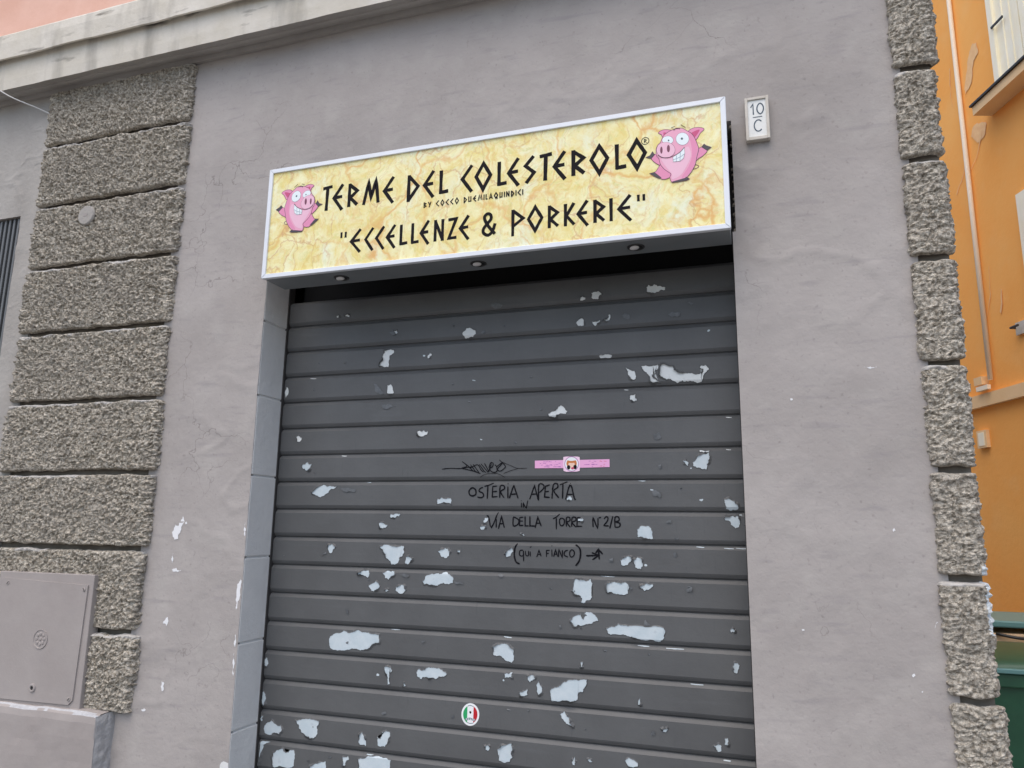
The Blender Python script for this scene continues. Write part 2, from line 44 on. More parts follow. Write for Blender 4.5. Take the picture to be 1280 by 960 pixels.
# ------------------------------------------------------------------ materials
def mat(name, c, rough=.8, metal=0, spec=.5, var=None, vscale=6, bump=0, bscale=60, bdetail=4, ramp=(.35, .65), coat=0, extra=None):
    m = bpy.data.materials.new(name); m.use_nodes = True
    n = m.node_tree.nodes; l = m.node_tree.links; b = n['Principled BSDF']
    b.inputs['Base Color'].default_value = (*c, 1); b.inputs['Roughness'].default_value = rough
    b.inputs['Metallic'].default_value = metal; b.inputs['Specular IOR Level'].default_value = spec
    b.inputs['Coat Weight'].default_value = coat
    g = n.new('ShaderNodeNewGeometry')
    if var:
        t = n.new('ShaderNodeTexNoise'); t.inputs['Scale'].default_value = vscale; t.inputs['Detail'].default_value = 7; t.inputs['Roughness'].default_value = .62
        l.new(g.outputs['Position'], t.inputs['Vector'])
        r = n.new('ShaderNodeValToRGB'); r.color_ramp.elements[0].position = ramp[0]; r.color_ramp.elements[1].position = ramp[1]
        r.color_ramp.elements[0].color = (*c, 1); r.color_ramp.elements[1].color = (*var, 1)
        l.new(t.outputs['Fac'], r.inputs['Fac']); l.new(r.outputs['Color'], b.inputs['Base Color'])
    if bump:
        t2 = n.new('ShaderNodeTexNoise'); t2.inputs['Scale'].default_value = bscale; t2.inputs['Detail'].default_value = bdetail; t2.inputs['Roughness'].default_value = .64
        l.new(g.outputs['Position'], t2.inputs['Vector'])
        bp = n.new('ShaderNodeBump'); bp.inputs['Strength'].default_value = 1; bp.inputs['Distance'].default_value = bump
        l.new(t2.outputs['Fac'], bp.inputs['Height']); l.new(bp.outputs['Normal'], b.inputs['Normal'])
    return m
def mixin(m, col2, scale, lo, hi, stretch=(1, 1, 1), detail=5, fac=1.0):
    """lay a second noise-masked colour over a material's base colour"""
    n = m.node_tree.nodes; l = m.node_tree.links; b = n['Principled BSDF']
    g = n.new('ShaderNodeNewGeometry'); mp = n.new('ShaderNodeMapping'); mp.inputs['Scale'].default_value = stretch
    t = n.new('ShaderNodeTexNoise'); t.inputs['Scale'].default_value = scale; t.inputs['Detail'].default_value = detail
    l.new(g.outputs['Position'], mp.inputs['Vector']); l.new(mp.outputs[0], t.inputs['Vector'])
    r = n.new('ShaderNodeMapRange'); r.inputs['From Min'].default_value = lo; r.inputs['From Max'].default_value = hi
    r.inputs['To Max'].default_value = fac
    l.new(t.outputs['Fac'], r.inputs['Value'])
    mx = n.new('ShaderNodeMix'); mx.data_type = 'RGBA'
    l.new(r.outputs[0], mx.inputs['Factor'])
    src = b.inputs['Base Color']
    if src.is_linked: l.new(src.links[0].from_socket, mx.inputs[6])
    else: mx.inputs[6].default_value = src.default_value
    mx.inputs[7].default_value = (*col2, 1)
    l.new(mx.outputs[2], b.inputs['Base Color'])
    return m
M = {}
M['plaster'] = mixin(mat('mauve_grey_plaster', (.366, .338, .318), .9, spec=.25, var=(.418, .388, .366), vscale=2.2, bump=.0026, bscale=34, bdetail=10), (.45, .425, .395), 9, .52, .78, fac=.55)
mixin(M['plaster'], (.27, .245, .225), 1.3, .54, .75, (1, 1, .7), 7, .5)
mixin(M['plaster'], (.29, .27, .27), 16, .58, .72, (.35, 1, 2.2), 7, .45)
def hairlines(m, scale, wdt, seed):
    n = m.node_tree.nodes; l = m.node_tree.links; b = n['Principled BSDF']
    g = n.new('ShaderNodeNewGeometry'); t = n.new('ShaderNodeTexNoise'); t.inputs['Scale'].default_value = 3; t.inputs['Detail'].default_value = 8
    l.new(g.outputs['Position'], t.inputs['Vector'])
    a = n.new('ShaderNodeVectorMath'); a.operation = 'MULTIPLY_ADD'; l.new(t.outputs['Color'], a.inputs[0]); a.inputs[1].default_value = (.5, .5, .5); l.new(g.outputs['Position'], a.inputs[2])
    v = n.new('ShaderNodeTexVoronoi'); v.feature = 'DISTANCE_TO_EDGE'; v.inputs['Scale'].default_value = scale; l.new(a.outputs[0], v.inputs['Vector'])
    r1 = n.new('ShaderNodeMapRange'); r1.inputs['From Min'].default_value = 0; r1.inputs['From Max'].default_value = wdt; r1.inputs['To Min'].default_value = 1; r1.inputs['To Max'].default_value = 0
    l.new(v.outputs['Distance'], r1.inputs['Value'])
    t3 = n.new('ShaderNodeTexNoise'); t3.inputs['Scale'].default_value = 1.7; t3.inputs['Detail'].default_value = 3; mp = n.new('ShaderNodeMapping'); mp.inputs['Location'].default_value = (seed, seed, seed)
    l.new(g.outputs['Position'], mp.inputs['Vector']); l.new(mp.outputs[0], t3.inputs['Vector'])
    r2 = n.new('ShaderNodeMapRange'); r2.inputs['From Min'].default_value = .54; r2.inputs['From Max'].default_value = .64; r2.inputs['To Max'].default_value = .55; l.new(t3.outputs['Fac'], r2.inputs['Value'])
    mu = n.new('ShaderNodeMath'); mu.operation = 'MULTIPLY'; l.new(r1.outputs[0], mu.inputs[0]); l.new(r2.outputs[0], mu.inputs[1])
    mx = n.new('ShaderNodeMix'); mx.data_type = 'RGBA'; l.new(mu.outputs[0], mx.inputs['Factor'])
    l.new(b.inputs['Base Color'].links[0].from_socket, mx.inputs[6]); mx.inputs[7].default_value = (.12, .105, .10, 1)
    l.new(mx.outputs[2], b.inputs['Base Color'])
hairlines(M['plaster'], 1.9, .004, 4.2)
mixin(M['plaster'], (.22, .20, .19), 60, .62, .78, detail=6, fac=.5)
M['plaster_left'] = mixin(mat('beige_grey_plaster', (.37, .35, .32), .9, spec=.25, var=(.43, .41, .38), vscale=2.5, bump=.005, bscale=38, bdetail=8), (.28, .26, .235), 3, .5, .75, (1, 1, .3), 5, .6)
M['jamb'] = mat('skylit_pale_paint', (.66, .665, .655), .6, spec=.4, var=(.73, .735, .72), vscale=5, bump=.003, bscale=30, bdetail=6)  # reveal paint made extra pale, its colour standing in for sky light
M['plinth_end'] = mat('scuffed_bluish_paint', (.33, .33, .335), .8, var=(.42, .42, .42), vscale=25, bump=.003, bscale=60)
M['stone'] = mixin(mat('hammered_stone', (.27, .236, .185), .95, spec=.2, var=(.76, .705, .60), vscale=85, bump=.012, bscale=170, bdetail=5, ramp=(.40, .62)), (.40, .37, .325), 4, .42, .7, fac=.35)
mixin(M['stone'], (.16, .145, .125), 14, .56, .74, detail=8, fac=.45)
M['mortar'] = mat('joint_mortar', (.15, .13, .105), .95, spec=.2, var=(.22, .195, .16), vscale=12, bump=.002, bscale=60)
M['stone_edge'] = mat('smooth_stone_margin', (.40, .385, .355), .9, spec=.2, var=(.50, .48, .45), vscale=30, bump=.0015, bscale=80)
M['cornice'] = mixin(mat('cornice_stone', (.60, .56, .47), .9, spec=.25, var=(.70, .665, .59), vscale=4, bump=.0025, bscale=30, bdetail=8), (.27, .25, .21), 5, .52, .75, (1.5, 1, .35), 6, .8)
mixin(M['cornice'], (.15, .135, .11), 9, .62, .74, (.5, 1, 2), 6, .8)
M['pink'] = mat('salmon_paint', (.72, .43, .33), .9, spec=.2, var=(.80, .52, .42), vscale=3, bump=.0015, bscale=30, bdetail=6)
M['slat'] = mixin(mat('charcoal_shutter_paint', (.092, .095, .096), .5, spec=.42, var=(.112, .116, .117), vscale=3, bump=.003, bscale=7, bdetail=7), (.15, .158, .165), 12, .6, .85, (.25, 1, 3), 5, .35)
mixin(M['slat'], (.065, .069, .074), 30, .62, .8, (2.5, 1, .3), 5, .45)
M['bare'] = mixin(mat('old_pale_blue_paint', (.50, .59, .63), .6, spec=.4, var=(.60, .67, .70), vscale=20, bump=.0004, bscale=120), (.35, .42, .46), 40, .6, .75, fac=.5)
M['bare_white'] = mixin(mat('old_off_white_paint', (.68, .72, .71), .6, spec=.4, var=(.76, .79, .78), vscale=20, bump=.0004, bscale=120), (.45, .50, .50), 40, .6, .75, fac=.5)
M['pale_edge'] = mat('pale_plinth_edge', (.50, .51, .52), .8, var=(.40, .40, .41), vscale=60)  # broken paler line along the plinth's top edge
M['flake'] = mat('lifted_grey_paint', (.15, .16, .17), .5, spec=.4, var=(.11, .12, .125), vscale=80)
M['rail'] = mat('dark_guide_metal', (.035, .033, .032), .6, bump=.0005)
M['marker'] = mat('black_marker_ink', (.006, .006, .009), .8, spec=.15)
M['white_frame'] = mat('white_aluminium_frame', (.74, .78, .82), .35, spec=.5, var=(.80, .83, .86), vscale=6)
M['sign_box'] = mat('grey_sign_casing', (.17, .19, .20), .5, spec=.4, var=(.20, .22, .23), vscale=5)
M['letter'] = mat('black_print', (.014, .012, .014), .85, spec=.15)
M['black'] = mat('matt_black', (.008, .008, .008), .8)
M['lamp_ring'] = mat('dark_lamp_ring', (.03, .03, .03), .4)
M['lens'] = mat('lamp_glass', (.75, .75, .74), .2)
M['tile'] = mat('glazed_white_tile', (.80, .81, .78), .25, var=(.74, .75, .71), vscale=30)
M['tile_frame'] = mat('cream_stone_frame', (.55, .51, .44), .7, var=(.64, .60, .53), vscale=20, bump=.001)
M['blue_ink'] = mat('slate_blue_numerals', (.03, .06, .09), .35)
M['panel'] = mixin(mat('painted_metal_panel', (.335, .302, .284), .75, spec=.25, var=(.375, .342, .322), vscale=4, bump=.0012, bscale=40, bdetail=6), (.29, .27, .27), 10, .6, .8, fac=.4)
M['screw'] = mat('dark_screw_slot', (.02, .02, .02), .6)
M['grille'] = mat('grey_iron_bar', (.15, .155, .155), .55, metal=.3)
M['chip'] = mat('bare_white_plaster', (.78, .79, .80), .9)
M['cable'] = mat('white_cable_sheath', (.66, .66, .64), .5)
M['orange'] = mixin(mat('orange_render', (.98, .435, .105), .9, spec=.2, var=(.98, .49, .14), vscale=1.6, bump=.002, bscale=25, bdetail=7), (.97, .54, .20), 5, .55, .8, fac=.5)
M['beige_band'] = mat('cream_orange_band', (.85, .58, .30), .9, var=(.90, .64, .36), vscale=6, bump=.001)
M['cream'] = mat('cream_shutter_paint', (.95, .88, .66), .6, var=(.97, .93, .76), vscale=8)
M['conduit'] = mat('pale_conduit', (.95, .84, .66), .6)
M['greyrender'] = mat('bare_render_patch', (.84, .50, .24), .9, var=(.92, .60, .30), vscale=20)
M['dark'] = mat('dark_metal', (.03, .03, .03), .5)
M['green'] = mat('dark_green_plastic', (.012, .07, .035), .4, spec=.5, var=(.018, .09, .045), vscale=8, bump=.0004)
M['teal'] = mat('teal_lid_plastic', (.12, .26, .25), .4)
M['card'] = mat('beige_plastic', (.66, .46, .27), .6, var=(.74, .54, .33), vscale=6)
M['asphalt'] = mat('worn_stone_paving', (.17, .16, .15), .9, var=(.23, .22, .205), vscale=40, bump=.003, bscale=200)
M['paving'] = mat('stone_paving', (.2, .19, .175), .85, var=(.27, .255, .235), vscale=5, bump=.002)
M['dirty_white'] = mat('flaking_white_paint', (.66, .72, .74), .8, var=(.5, .54, .55), vscale=60)
# patterned sign film: yellow marble with ochre veins
def marble():
    m = bpy.data.materials.new('yellow_marble_print'); m.use_nodes = True
    n = m.node_tree.nodes; l = m.node_tree.links; b = n['Principled BSDF']; b.inputs['Roughness'].default_value = .45
    g = n.new('ShaderNodeNewGeometry')
    wrp = n.new('ShaderNodeTexNoise'); wrp.inputs['Scale'].default_value = 5; wrp.inputs['Detail'].default_value = 6
    l.new(g.outputs['Position'], wrp.inputs['Vector'])
    sc_ = n.new('ShaderNodeVectorMath'); sc_.operation = 'SCALE'; sc_.inputs['Scale'].default_value = .28
    l.new(wrp.outputs['Color'], sc_.inputs[0])
    ad = n.new('ShaderNodeVectorMath'); l.new(g.outputs['Position'], ad.inputs[0]); l.new(sc_.outputs[0], ad.inputs[1])
    def veins(scale, a, bb, seed):
        mp = n.new('ShaderNodeMapping'); mp.inputs['Scale'].default_value = (1.15, 1, .75); mp.inputs['Location'].default_value = (seed, seed, 0)
        mp.inputs['Rotation'].default_value = (0, .5, 0)
        l.new(ad.outputs[0], mp.inputs['Vector'])
        v = n.new('ShaderNodeTexVoronoi'); v.feature = 'DISTANCE_TO_EDGE'; v.inputs['Scale'].default_value = scale
        l.new(mp.outputs[0], v.inputs['Vector'])
        r = n.new('ShaderNodeMapRange'); r.inputs['From Min'].default_value = a; r.inputs['From Max'].default_value = bb
        r.inputs['To Min'].default_value = 1; r.inputs['To Max'].default_value = 0
        l.new(v.outputs['Distance'], r.inputs['Value']); return r.outputs[0]
    def noise(scale, a, bb, st=(1, 1, 1)):
        mp = n.new('ShaderNodeMapping'); mp.inputs['Scale'].default_value = st; l.new(ad.outputs[0], mp.inputs['Vector'])
        t = n.new('ShaderNodeTexNoise'); t.inputs['Scale'].default_value = scale; t.inputs['Detail'].default_value = 8; t.inputs['Roughness'].default_value = .65
        l.new(mp.outputs[0], t.inputs['Vector'])
        r = n.new('ShaderNodeMapRange'); r.inputs['From Min'].default_value = a; r.inputs['From Max'].default_value = bb
        l.new(t.outputs['Fac'], r.inputs['Value']); return r.outputs[0]
    def mul(a, k):
        x = n.new('ShaderNodeMath'); x.operation = 'MULTIPLY'; l.new(a, x.inputs[0])
        if isinstance(k, float): x.inputs[1].default_value = k
        else: l.new(k, x.inputs[1])
        return x.outputs[0]
    def mix(c1, c2, f):
        x = n.new('ShaderNodeMix'); x.data_type = 'RGBA'; l.new(f, x.inputs['Factor'])
        if isinstance(c1, tuple): x.inputs[6].default_value = (*c1, 1)
        else: l.new(c1, x.inputs[6])
        x.inputs[7].default_value = (*c2, 1); return x.outputs[2]
    c = mix((.82, .69, .24), (.92, .88, .52), noise(14, .38, .62))
    c = mix(c, (.84, .87, .66), mul(noise(6, .50, .66), .95))
    c = mix(c, (.76, .52, .16), mul(noise(30, .50, .68, (1.5, 1, .7)), .7))
    c = mix(c, (.62, .62, .20), mul(noise(44, .52, .68), .5))
    c = mix(c, (.76, .43, .12), mul(mul(veins(3.2, .0, .035, 3.1), noise(3, .36, .56)), .95))
    c = mix(c, (.62, .36, .16), mul(mul(veins(8, .0, .03, 8.7), noise(4, .42, .55)), .7))
    l.new(c, b.inputs['Base Color'])
    return m
M['marble'] = marble()
# ------------------------------------------------------------------ mesh helpers
ORG = {}
def org(p): return ORG.get(p.name, (0, 0, 0)) if p else (0, 0, 0)
def link(name, me, parent=None, o=None):
    """o = world position of the mesh's own origin"""
    ob = bpy.data.objects.new(name, me); col.objects.link(ob)
    o = o if o is not None else org(parent)
    if parent:
        ob.parent = parent; po = org(parent); ob.location = (o[0] - po[0], o[1] - po[1], o[2] - po[2])
    else: ob.location = o
    ORG[ob.name] = tuple(o)
    return ob
def empty(name, loc, label=None, cat=None, group=None):
    e = bpy.data.objects.new(name, None); col.objects.link(e); e.location = loc; ORG[e.name] = tuple(loc); e.empty_display_size = .1
    tag(e, label, cat, group); return e
def tag(o, label=None, cat=None, group=None, kind=None):
    if label: o['label'] = label
    if cat: o['category'] = cat
    if group: o['group'] = group
    if kind: o['kind'] = kind
    return o
class MB:
    def __init__(s): s.v = []; s.f = []; s.m = []; s.mats = []
    def mi(s, m):
        if m not in s.mats: s.mats.append(m)
        return s.mats.index(m)
    def add(s, vs, fs, m):
        k = len(s.v); i = s.mi(m); s.v += [tuple(map(float, q)) for q in vs]
        for f in fs: s.f.append([k + j for j in f]); s.m.append(i)
        return s
    def box(s, x0, x1, y0, y1, z0, z1, m, bev=0):
        if bev:
            bm = bmesh.new(); bmesh.ops.create_cube(bm, size=1)
            for v in bm.verts: v.co = ((x0 + x1) / 2 + v.co.x * (x1 - x0), (y0 + y1) / 2 + v.co.y * (y1 - y0), (z0 + z1) / 2 + v.co.z * (z1 - z0))
            bmesh.ops.bevel(bm, geom=bm.edges[:], offset=bev, segments=2, affect='EDGES', profile=.5)
            bm.verts.index_update()
            s.add([v.co for v in bm.verts], [[v.index for v in f.verts] for f in bm.faces], m); bm.free(); return s
        vs = [(x, y, z) for x in (x0, x1) for y in (y0, y1) for z in (z0, z1)]
        return s.add(vs, [(0, 1, 3, 2), (4, 6, 7, 5), (0, 4, 5, 1), (2, 3, 7, 6), (0, 2, 6, 4), (1, 5, 7, 3)], m)
    def poly(s, pts, m, f=None):
        """flat polygon of 3D points, triangulated; front faces -y"""
        tri = tessellate_polygon([[Vector(p) for p in pts]])
        fs = []
        for t in tri:
            a, b, c = (Vector(pts[i]) for i in t)
            n = (b - a).cross(c - a)
            fs.append(t if n.y < 0 else t[::-1])
        return s.add(pts, fs, m)
    def tube(s, pts, r, m, n=8):
        pts = [Vector(p) for p in pts]; vs = []; fs = []
        for i, p in enumerate(pts):
            d = (pts[min(i + 1, len(pts) - 1)] - pts[max(i - 1, 0)]).normalized()
            a = d.orthogonal().normalized() if i == 0 else (a - d * a.dot(d)).normalized()
            b = d.cross(a)
            for k in range(n):
                t = 2 * math.pi * k / n; vs.append(p + a * (r * math.cos(t)) + b * (r * math.sin(t)))
        for i in range(len(pts) - 1):
            for k in range(n): fs.append((i * n + k, i * n + (k + 1) % n, (i + 1) * n + (k + 1) % n, (i + 1) * n + k))
        fs.append(list(range(n))[::-1]); fs.append([(len(pts) - 1) * n + k for k in range(n)])
        return s.add(vs, fs, m)
    def lathe(s, c, ax, prof, m, n=24):
        """prof = (radius, along axis)"""
        ax = Vector(ax).normalized(); a = ax.orthogonal().normalized(); b = ax.cross(a); c = Vector(c); vs = []; fs = []
        for r, h in prof:
            for k in range(n):
                t = 2 * math.pi * k / n; vs.append(c + ax * h + a * (r * math.cos(t)) + b * (r * math.sin(t)))
        for i in range(len(prof) - 1):
            for k in range(n): fs.append((i * n + k, i * n + (k + 1) % n, (i + 1) * n + (k + 1) % n, (i + 1) * n + k))
        if prof[-1][0] > 1e-4: fs.append([(len(prof) - 1) * n + k for k in range(n)])
        return s.add(vs, fs, m)
    def mesh(s, name, o=(0, 0, 0), smooth=False):
        me = bpy.data.meshes.new(name)
        me.from_pydata([(v[0] - o[0], v[1] - o[1], v[2] - o[2]) for v in s.v], [], s.f)
        for m in s.mats: me.materials.append(m)
        me.polygons.foreach_set('material_index', s.m)
        if smooth: me.polygons.foreach_set('use_smooth', [True] * len(s.f))
        me.update(); return me
    def build(s, name, parent=None, o=None, smooth=False):
        o = o if o is not None else org(parent)
        return link(name, s.mesh(name, o, smooth), parent, o)
# lattice noise, vectorised
def vnoise(x, y, z=0.0, seed=0):
    x = np.asarray(x, float); y = np.asarray(y, float); z = np.broadcast_to(np.asarray(z, float), x.shape)
    xi, yi, zi = np.floor(x).astype(np.int64), np.floor(y).astype(np.int64), np.floor(z).astype(np.int64)
    fx, fy, fz = x - xi, y - yi, z - zi
    s = lambda t: t * t * (3 - 2 * t)
    fx, fy, fz = s(fx), s(fy), s(fz)
    def h(a, b, c):
        k = (a * 374761393 + b * 668265263 + c * 2147483647 + seed * 974634777) & 0xffffffff
        k = ((k ^ (k >> 13)) * 1274126177) & 0xffffffff
        k = ((k ^ (k >> 16)) * 2246822519) & 0xffffffff
        return ((k ^ (k >> 15)) & 0xffff) / 65535.0
    r = 0
    for dx in (0, 1):
        for dy in (0, 1):
            for dz in (0, 1):
                r = r + h(xi + dx, yi + dy, zi + dz) * (fx if dx else 1 - fx) * (fy if dy else 1 - fy) * (fz if dz else 1 - fz)
    return r * 2 - 1
def fbm(x, y, z=0.0, seed=0, oct=4, g=.5):
    a = 1; t = 0
    for i in range(oct): t = t + a * vnoise(x * 2 ** i + 7.3 * i, y * 2 ** i + 3.1 * i, np.asarray(z) * 2 ** i, seed + i); a *= g
    return t
def gridmesh(name, X, Y, Z, mats, midx=None, parent=None, smooth=True, flip=False):
    nu, nv = X.shape
    o = org(parent)
    vs = np.stack([X - o[0], Y - o[1], Z - o[2]], -1).reshape(-1, 3)
    i = np.arange(nu * nv).reshape(nu, nv)
    q = np.stack([i[:-1, :-1], i[1:, :-1], i[1:, 1:], i[:-1, 1:]], -1).reshape(-1, 4)
    if flip: q = q[:, ::-1]
    me = bpy.data.meshes.new(name); me.vertices.add(len(vs)); me.vertices.foreach_set('co', vs.ravel())
    me.loops.add(q.size); me.loops.foreach_set('vertex_index', q.ravel())
    me.polygons.add(len(q)); me.polygons.foreach_set('loop_start', np.arange(0, q.size, 4)); me.polygons.foreach_set('loop_total', np.full(len(q), 4))
    for m in mats: me.materials.append(m)
    if midx is not None: me.polygons.foreach_set('material_index', midx.ravel().astype(np.int32))
    me.polygons.foreach_set('use_smooth', np.full(len(q), smooth))
    me.update(calc_edges=True); me.validate()
    return link(name, me, parent, o)
def ribbon(mb, pts, wd, y, m, closed=False, taper=0, jit=0, slope=-1e-5, yf=None):
    """a flat stroke of width wd along (x, z) points, facing -y"""
    P = [Vector(p) for p in pts]; n = len(P); vs = []; fs = []
    if n < 2: return
    for i, p in enumerate(P):
        a = (P[i] - P[i - 1]) if (i > 0 or closed) else (P[1] - P[0])
        b = (P[(i + 1) % n] - P[i]) if (i < n - 1 or closed) else a
        a = a.normalized() if a.length > 0 else Vector((1, 0)); b = b.normalized() if b.length > 0 else a
        t = (a + b); t = t.normalized() if t.length > .1 else a
        nn = Vector((-t.y, t.x)); k = min(1 / max(.35, nn.dot(Vector((-a.y, a.x)))), 2.2)
        h = wd / 2 * k * (1 + random.uniform(-jit, jit))
        if taper and not closed and i in (0, n - 1): h *= 1 - taper
        for s_ in (1, -1):
            q = p + nn * h * s_
            yy = (yf(q.y) if yf else 0) + y + slope * i
            vs.append((q.x, yy, q.y))
    for i in range(n if closed else n - 1):
        j = (i + 1) % n; fs.append((2 * i, 2 * i + 1, 2 * j + 1, 2 * j))
    mb.add(vs, fs, m)
def resample(pts, step):
    out = [pts[0]]
    for a, b in zip(pts, pts[1:]):
        d = math.hypot(b[0] - a[0], b[1] - a[1]); k = max(1, int(round(d / step)))
        for i in range(1, k + 1): out.append((a[0] + (b[0] - a[0]) * i / k, a[1] + (b[1] - a[1]) * i / k))
    return out
def catmull(pts, closed=True, k=4):
    n = len(pts); out = []
    rng = range(n) if closed else range(n - 1)
    for i in rng:
        g = lambda j: pts[j % n] if closed else pts[max(0, min(n - 1, j))]
        p0, p1, p2, p3 = g(i - 1), g(i), g(i + 1), g(i + 2)
        for t in range(k):
            t /= k
            out.append(tuple(.5 * (2 * p1[c] + (p2[c] - p0[c]) * t + (2 * p0[c] - 5 * p1[c] + 4 * p2[c] - p3[c]) * t * t + (3 * p1[c] - p0[c] - 3 * p2[c] + p3[c]) * t ** 3) for c in (0, 1)))
    if not closed: out.append(tuple(pts[-1]))
    return out
def fractal(pts, amp, it=2):
    for _ in range(it):
        o = []
        n = len(pts)
        for i in range(n):
            a, b = pts[i], pts[(i + 1) % n]; d = math.hypot(b[0] - a[0], b[1] - a[1])
            o.append(a)
            if d > .003:
                j = min(amp, d * .22) * random.uniform(-1, 1); nx, nz = -(b[1] - a[1]) / d, (b[0] - a[0]) / d
                o.append(((a[0] + b[0]) / 2 + nx * j, (a[1] + b[1]) / 2 + nz * j))
        pts = o; amp *= .6
    return pts
# ================================================================== SETTING: ground
SX, SY = -0.30613, 0.95199          # the side street runs this way
g = MB().add([(-150, -150, 0), (150, -150, 0), (150, 150, 0), (-150, 150, 0)], [(0, 1, 2, 3)], M['asphalt']).build('street'); tag(g, kind='structure')
# ================================================================== the corner building
YF = -.18                            # plane of the plaster front; the shutter stands at y = 0
bld = empty('corner_building', (0, YF, 0), 'grey plastered corner building with rough stone pilasters around the shuttered shop front', 'building')
def pn(x, z):
    h = .0035 * fbm(x * 1.6, z * 1.6, 0, 5, 3) + .0016 * fbm(x * 9, z * 9, 0, 9, 4)
    # trowel sweeps left in the plaster
    r = 1 - np.abs(fbm(x * 2.6 + .5 * z, z * 4 - .4 * x, 0, 31, 4)) * 2.4
    return h + .0045 * np.clip(r - .62, 0, 1) * np.clip(fbm(x * 1.1, z * 1.1, 0, 77, 2) + .35, 0, 1) * 2
def panel_geo(x0, x1, z0, z1, st=.012):
    xs = np.linspace(x0, x1, max(2, int((x1 - x0) / st) + 1)); zs = np.linspace(z0, z1, max(2, int((z1 - z0) / st) + 1))
    X, Z = np.meshgrid(xs, zs, indexing='ij'); return X, YF - pn(X, Z), Z
def panels(name, rects, m, extra, parent, st=.012):
    mb = MB(); V = []; Fc = []; k = 0
    for r in rects:
        X, Y, Z = panel_geo(*r, st=r[4] if len(r) > 4 else st) if False else panel_geo(r[0], r[1], r[2], r[3], r[4] if len(r) > 4 else st)
        nu, nv = X.shape; i = np.arange(nu * nv).reshape(nu, nv) + k
        V += np.stack([X, Y, Z], -1).reshape(-1, 3).tolist()
        Fc += np.stack([i[:-1, :-1], i[1:, :-1], i[1:, 1:], i[:-1, 1:]], -1).reshape(-1, 4).tolist(); k += nu * nv
    mb.add(V, Fc, m)
    for e in extra: mb.box(*e, m)
    return mb.build(name, parent, smooth=False)
wall = panels('plaster_wall', [(-.64, -.553, 0, .80), (-.553, 0.0, 0, 3.86), (0.0, 2.0, 3.10, 3.86), (2.0, 2.588, 0, 2.66), (2.0, 2.012, 3.10, 3.86), (2.012, 2.588, 2.66, 3.86)], M['plaster'],
              [(2.003, 2.3, YF + .004, .2, 0, 2.655), (2.014, 2.3, YF + .004, .2, 2.657, 3.3), (-.3, 2.3, YF + .006, .3, 3.104, 3.4)], bld)
wall.data.polygons.foreach_set('use_smooth', [True] * len(wall.data.polygons))
lw = panels('plaster_wall', [(-1.58, -1.405, 0, 3.86), (-2.46, -1.58, 3.172, 3.86), (-4.5, -2.46, 0, 3.86, .03), (-2.46, -1.58, 0, 1.9, .03)], M['plaster_left'],
            [(-1.578, -1.4, YF + .004, .1, 0, 3.8), (-3.0, -2.463, YF + .004, .1, 0, 3.8), (-2.5, -1.5, YF + .006, .1, 3.176, 3.5), (-2.5, -1.5, YF + .006, .1, 1.5, 1.896)], bld)
lw['label'] = 'beige grey plaster left of the stone pilaster'
# white chips and flakes in the plaster
for c in CHIPS:
    mb = MB(); pts = fractal([(a / 1000, b / 1000) for a, b in c], .006, 3)
    n0 = len(mb.v); cx = sum(p[0] for p in pts) / len(pts); cz = sum(p[1] for p in pts) / len(pts)
    yy = float(YF - pn(np.array([cx]), np.array([cz]))[0]) - .0012
    mb.poly([(p[0], yy, p[1]) for p in pts], M['chip'] if len(c) > 3 else M['plaster'])
    mb.build('plaster_chip', bld)
# upper wall
ub = MB().box(-4.5, 2.66, YF + .01, 1.0, 4.1, 4.85, M['pink']); u = ub.build('upper_wall', bld)
# side wall along the side street
sw = MB()
a = Vector((2.66, -.14, 0)); b = a + Vector((-.72, .694, 0)) * 7
sw.add([(a.x, a.y, 0), (b.x, b.y, 0), (b.x, b.y, 4.85), (a.x, a.y, 4.85)], [(0, 1, 2, 3)], M['plaster'])
sw.add([(-4.5, .35, 0), (2.5, .35, 0), (2.5, .35, 4.8), (-4.5, .35, 4.8)], [(0, 1, 2, 3)], M['black'])
sw.add([(-4.5, .35, 4.8), (2.66, -.1, 4.8), (b.x, b.y, 4.8), (-4.5, b.y, 4.8)], [(0, 1, 2, 3)], M['black'])
sw.build('side_wall', bld)
# cornice: profile swept along x with small irregularities
prof = [(-.178, 3.842), (-.202, 3.838), (-.206, 3.864), (-.236, 3.868), (-.240, 3.849), (-.256, 3.849), (-.259, 3.856), (-.300, 3.846), (-.303, 3.90), (-.303, 3.97), (-.304, 4.02), (-.306, 4.032), (-.328, 4.004), (-.336, 4.006), (-.337, 4.06), (-.338, 4.10), (-.336, 4.148), (-.330, 4.158), (-.25, 4.185), (-.17, 4.21)]
xs = np.arange(-4.5, 2.78, .02)
PX, PI_ = np.meshgrid(xs, np.arange(len(prof)), indexing='ij')
py = np.array([p[0] for p in prof])[PI_]; pz = np.array([p[1] for p in prof])[PI_]
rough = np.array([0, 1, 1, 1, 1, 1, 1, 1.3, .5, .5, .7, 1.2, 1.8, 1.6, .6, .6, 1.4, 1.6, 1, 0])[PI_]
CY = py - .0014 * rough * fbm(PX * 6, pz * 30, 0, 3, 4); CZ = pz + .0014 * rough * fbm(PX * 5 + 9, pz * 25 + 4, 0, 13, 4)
cor = gridmesh('cornice', PX, CY, CZ, [M['cornice'], M['plaster_left']], (PI_[:-1, :-1] <= 6).astype(int), bld, smooth=False, flip=False)  # underside faces take the darker plaster: soffit shade put into the colour
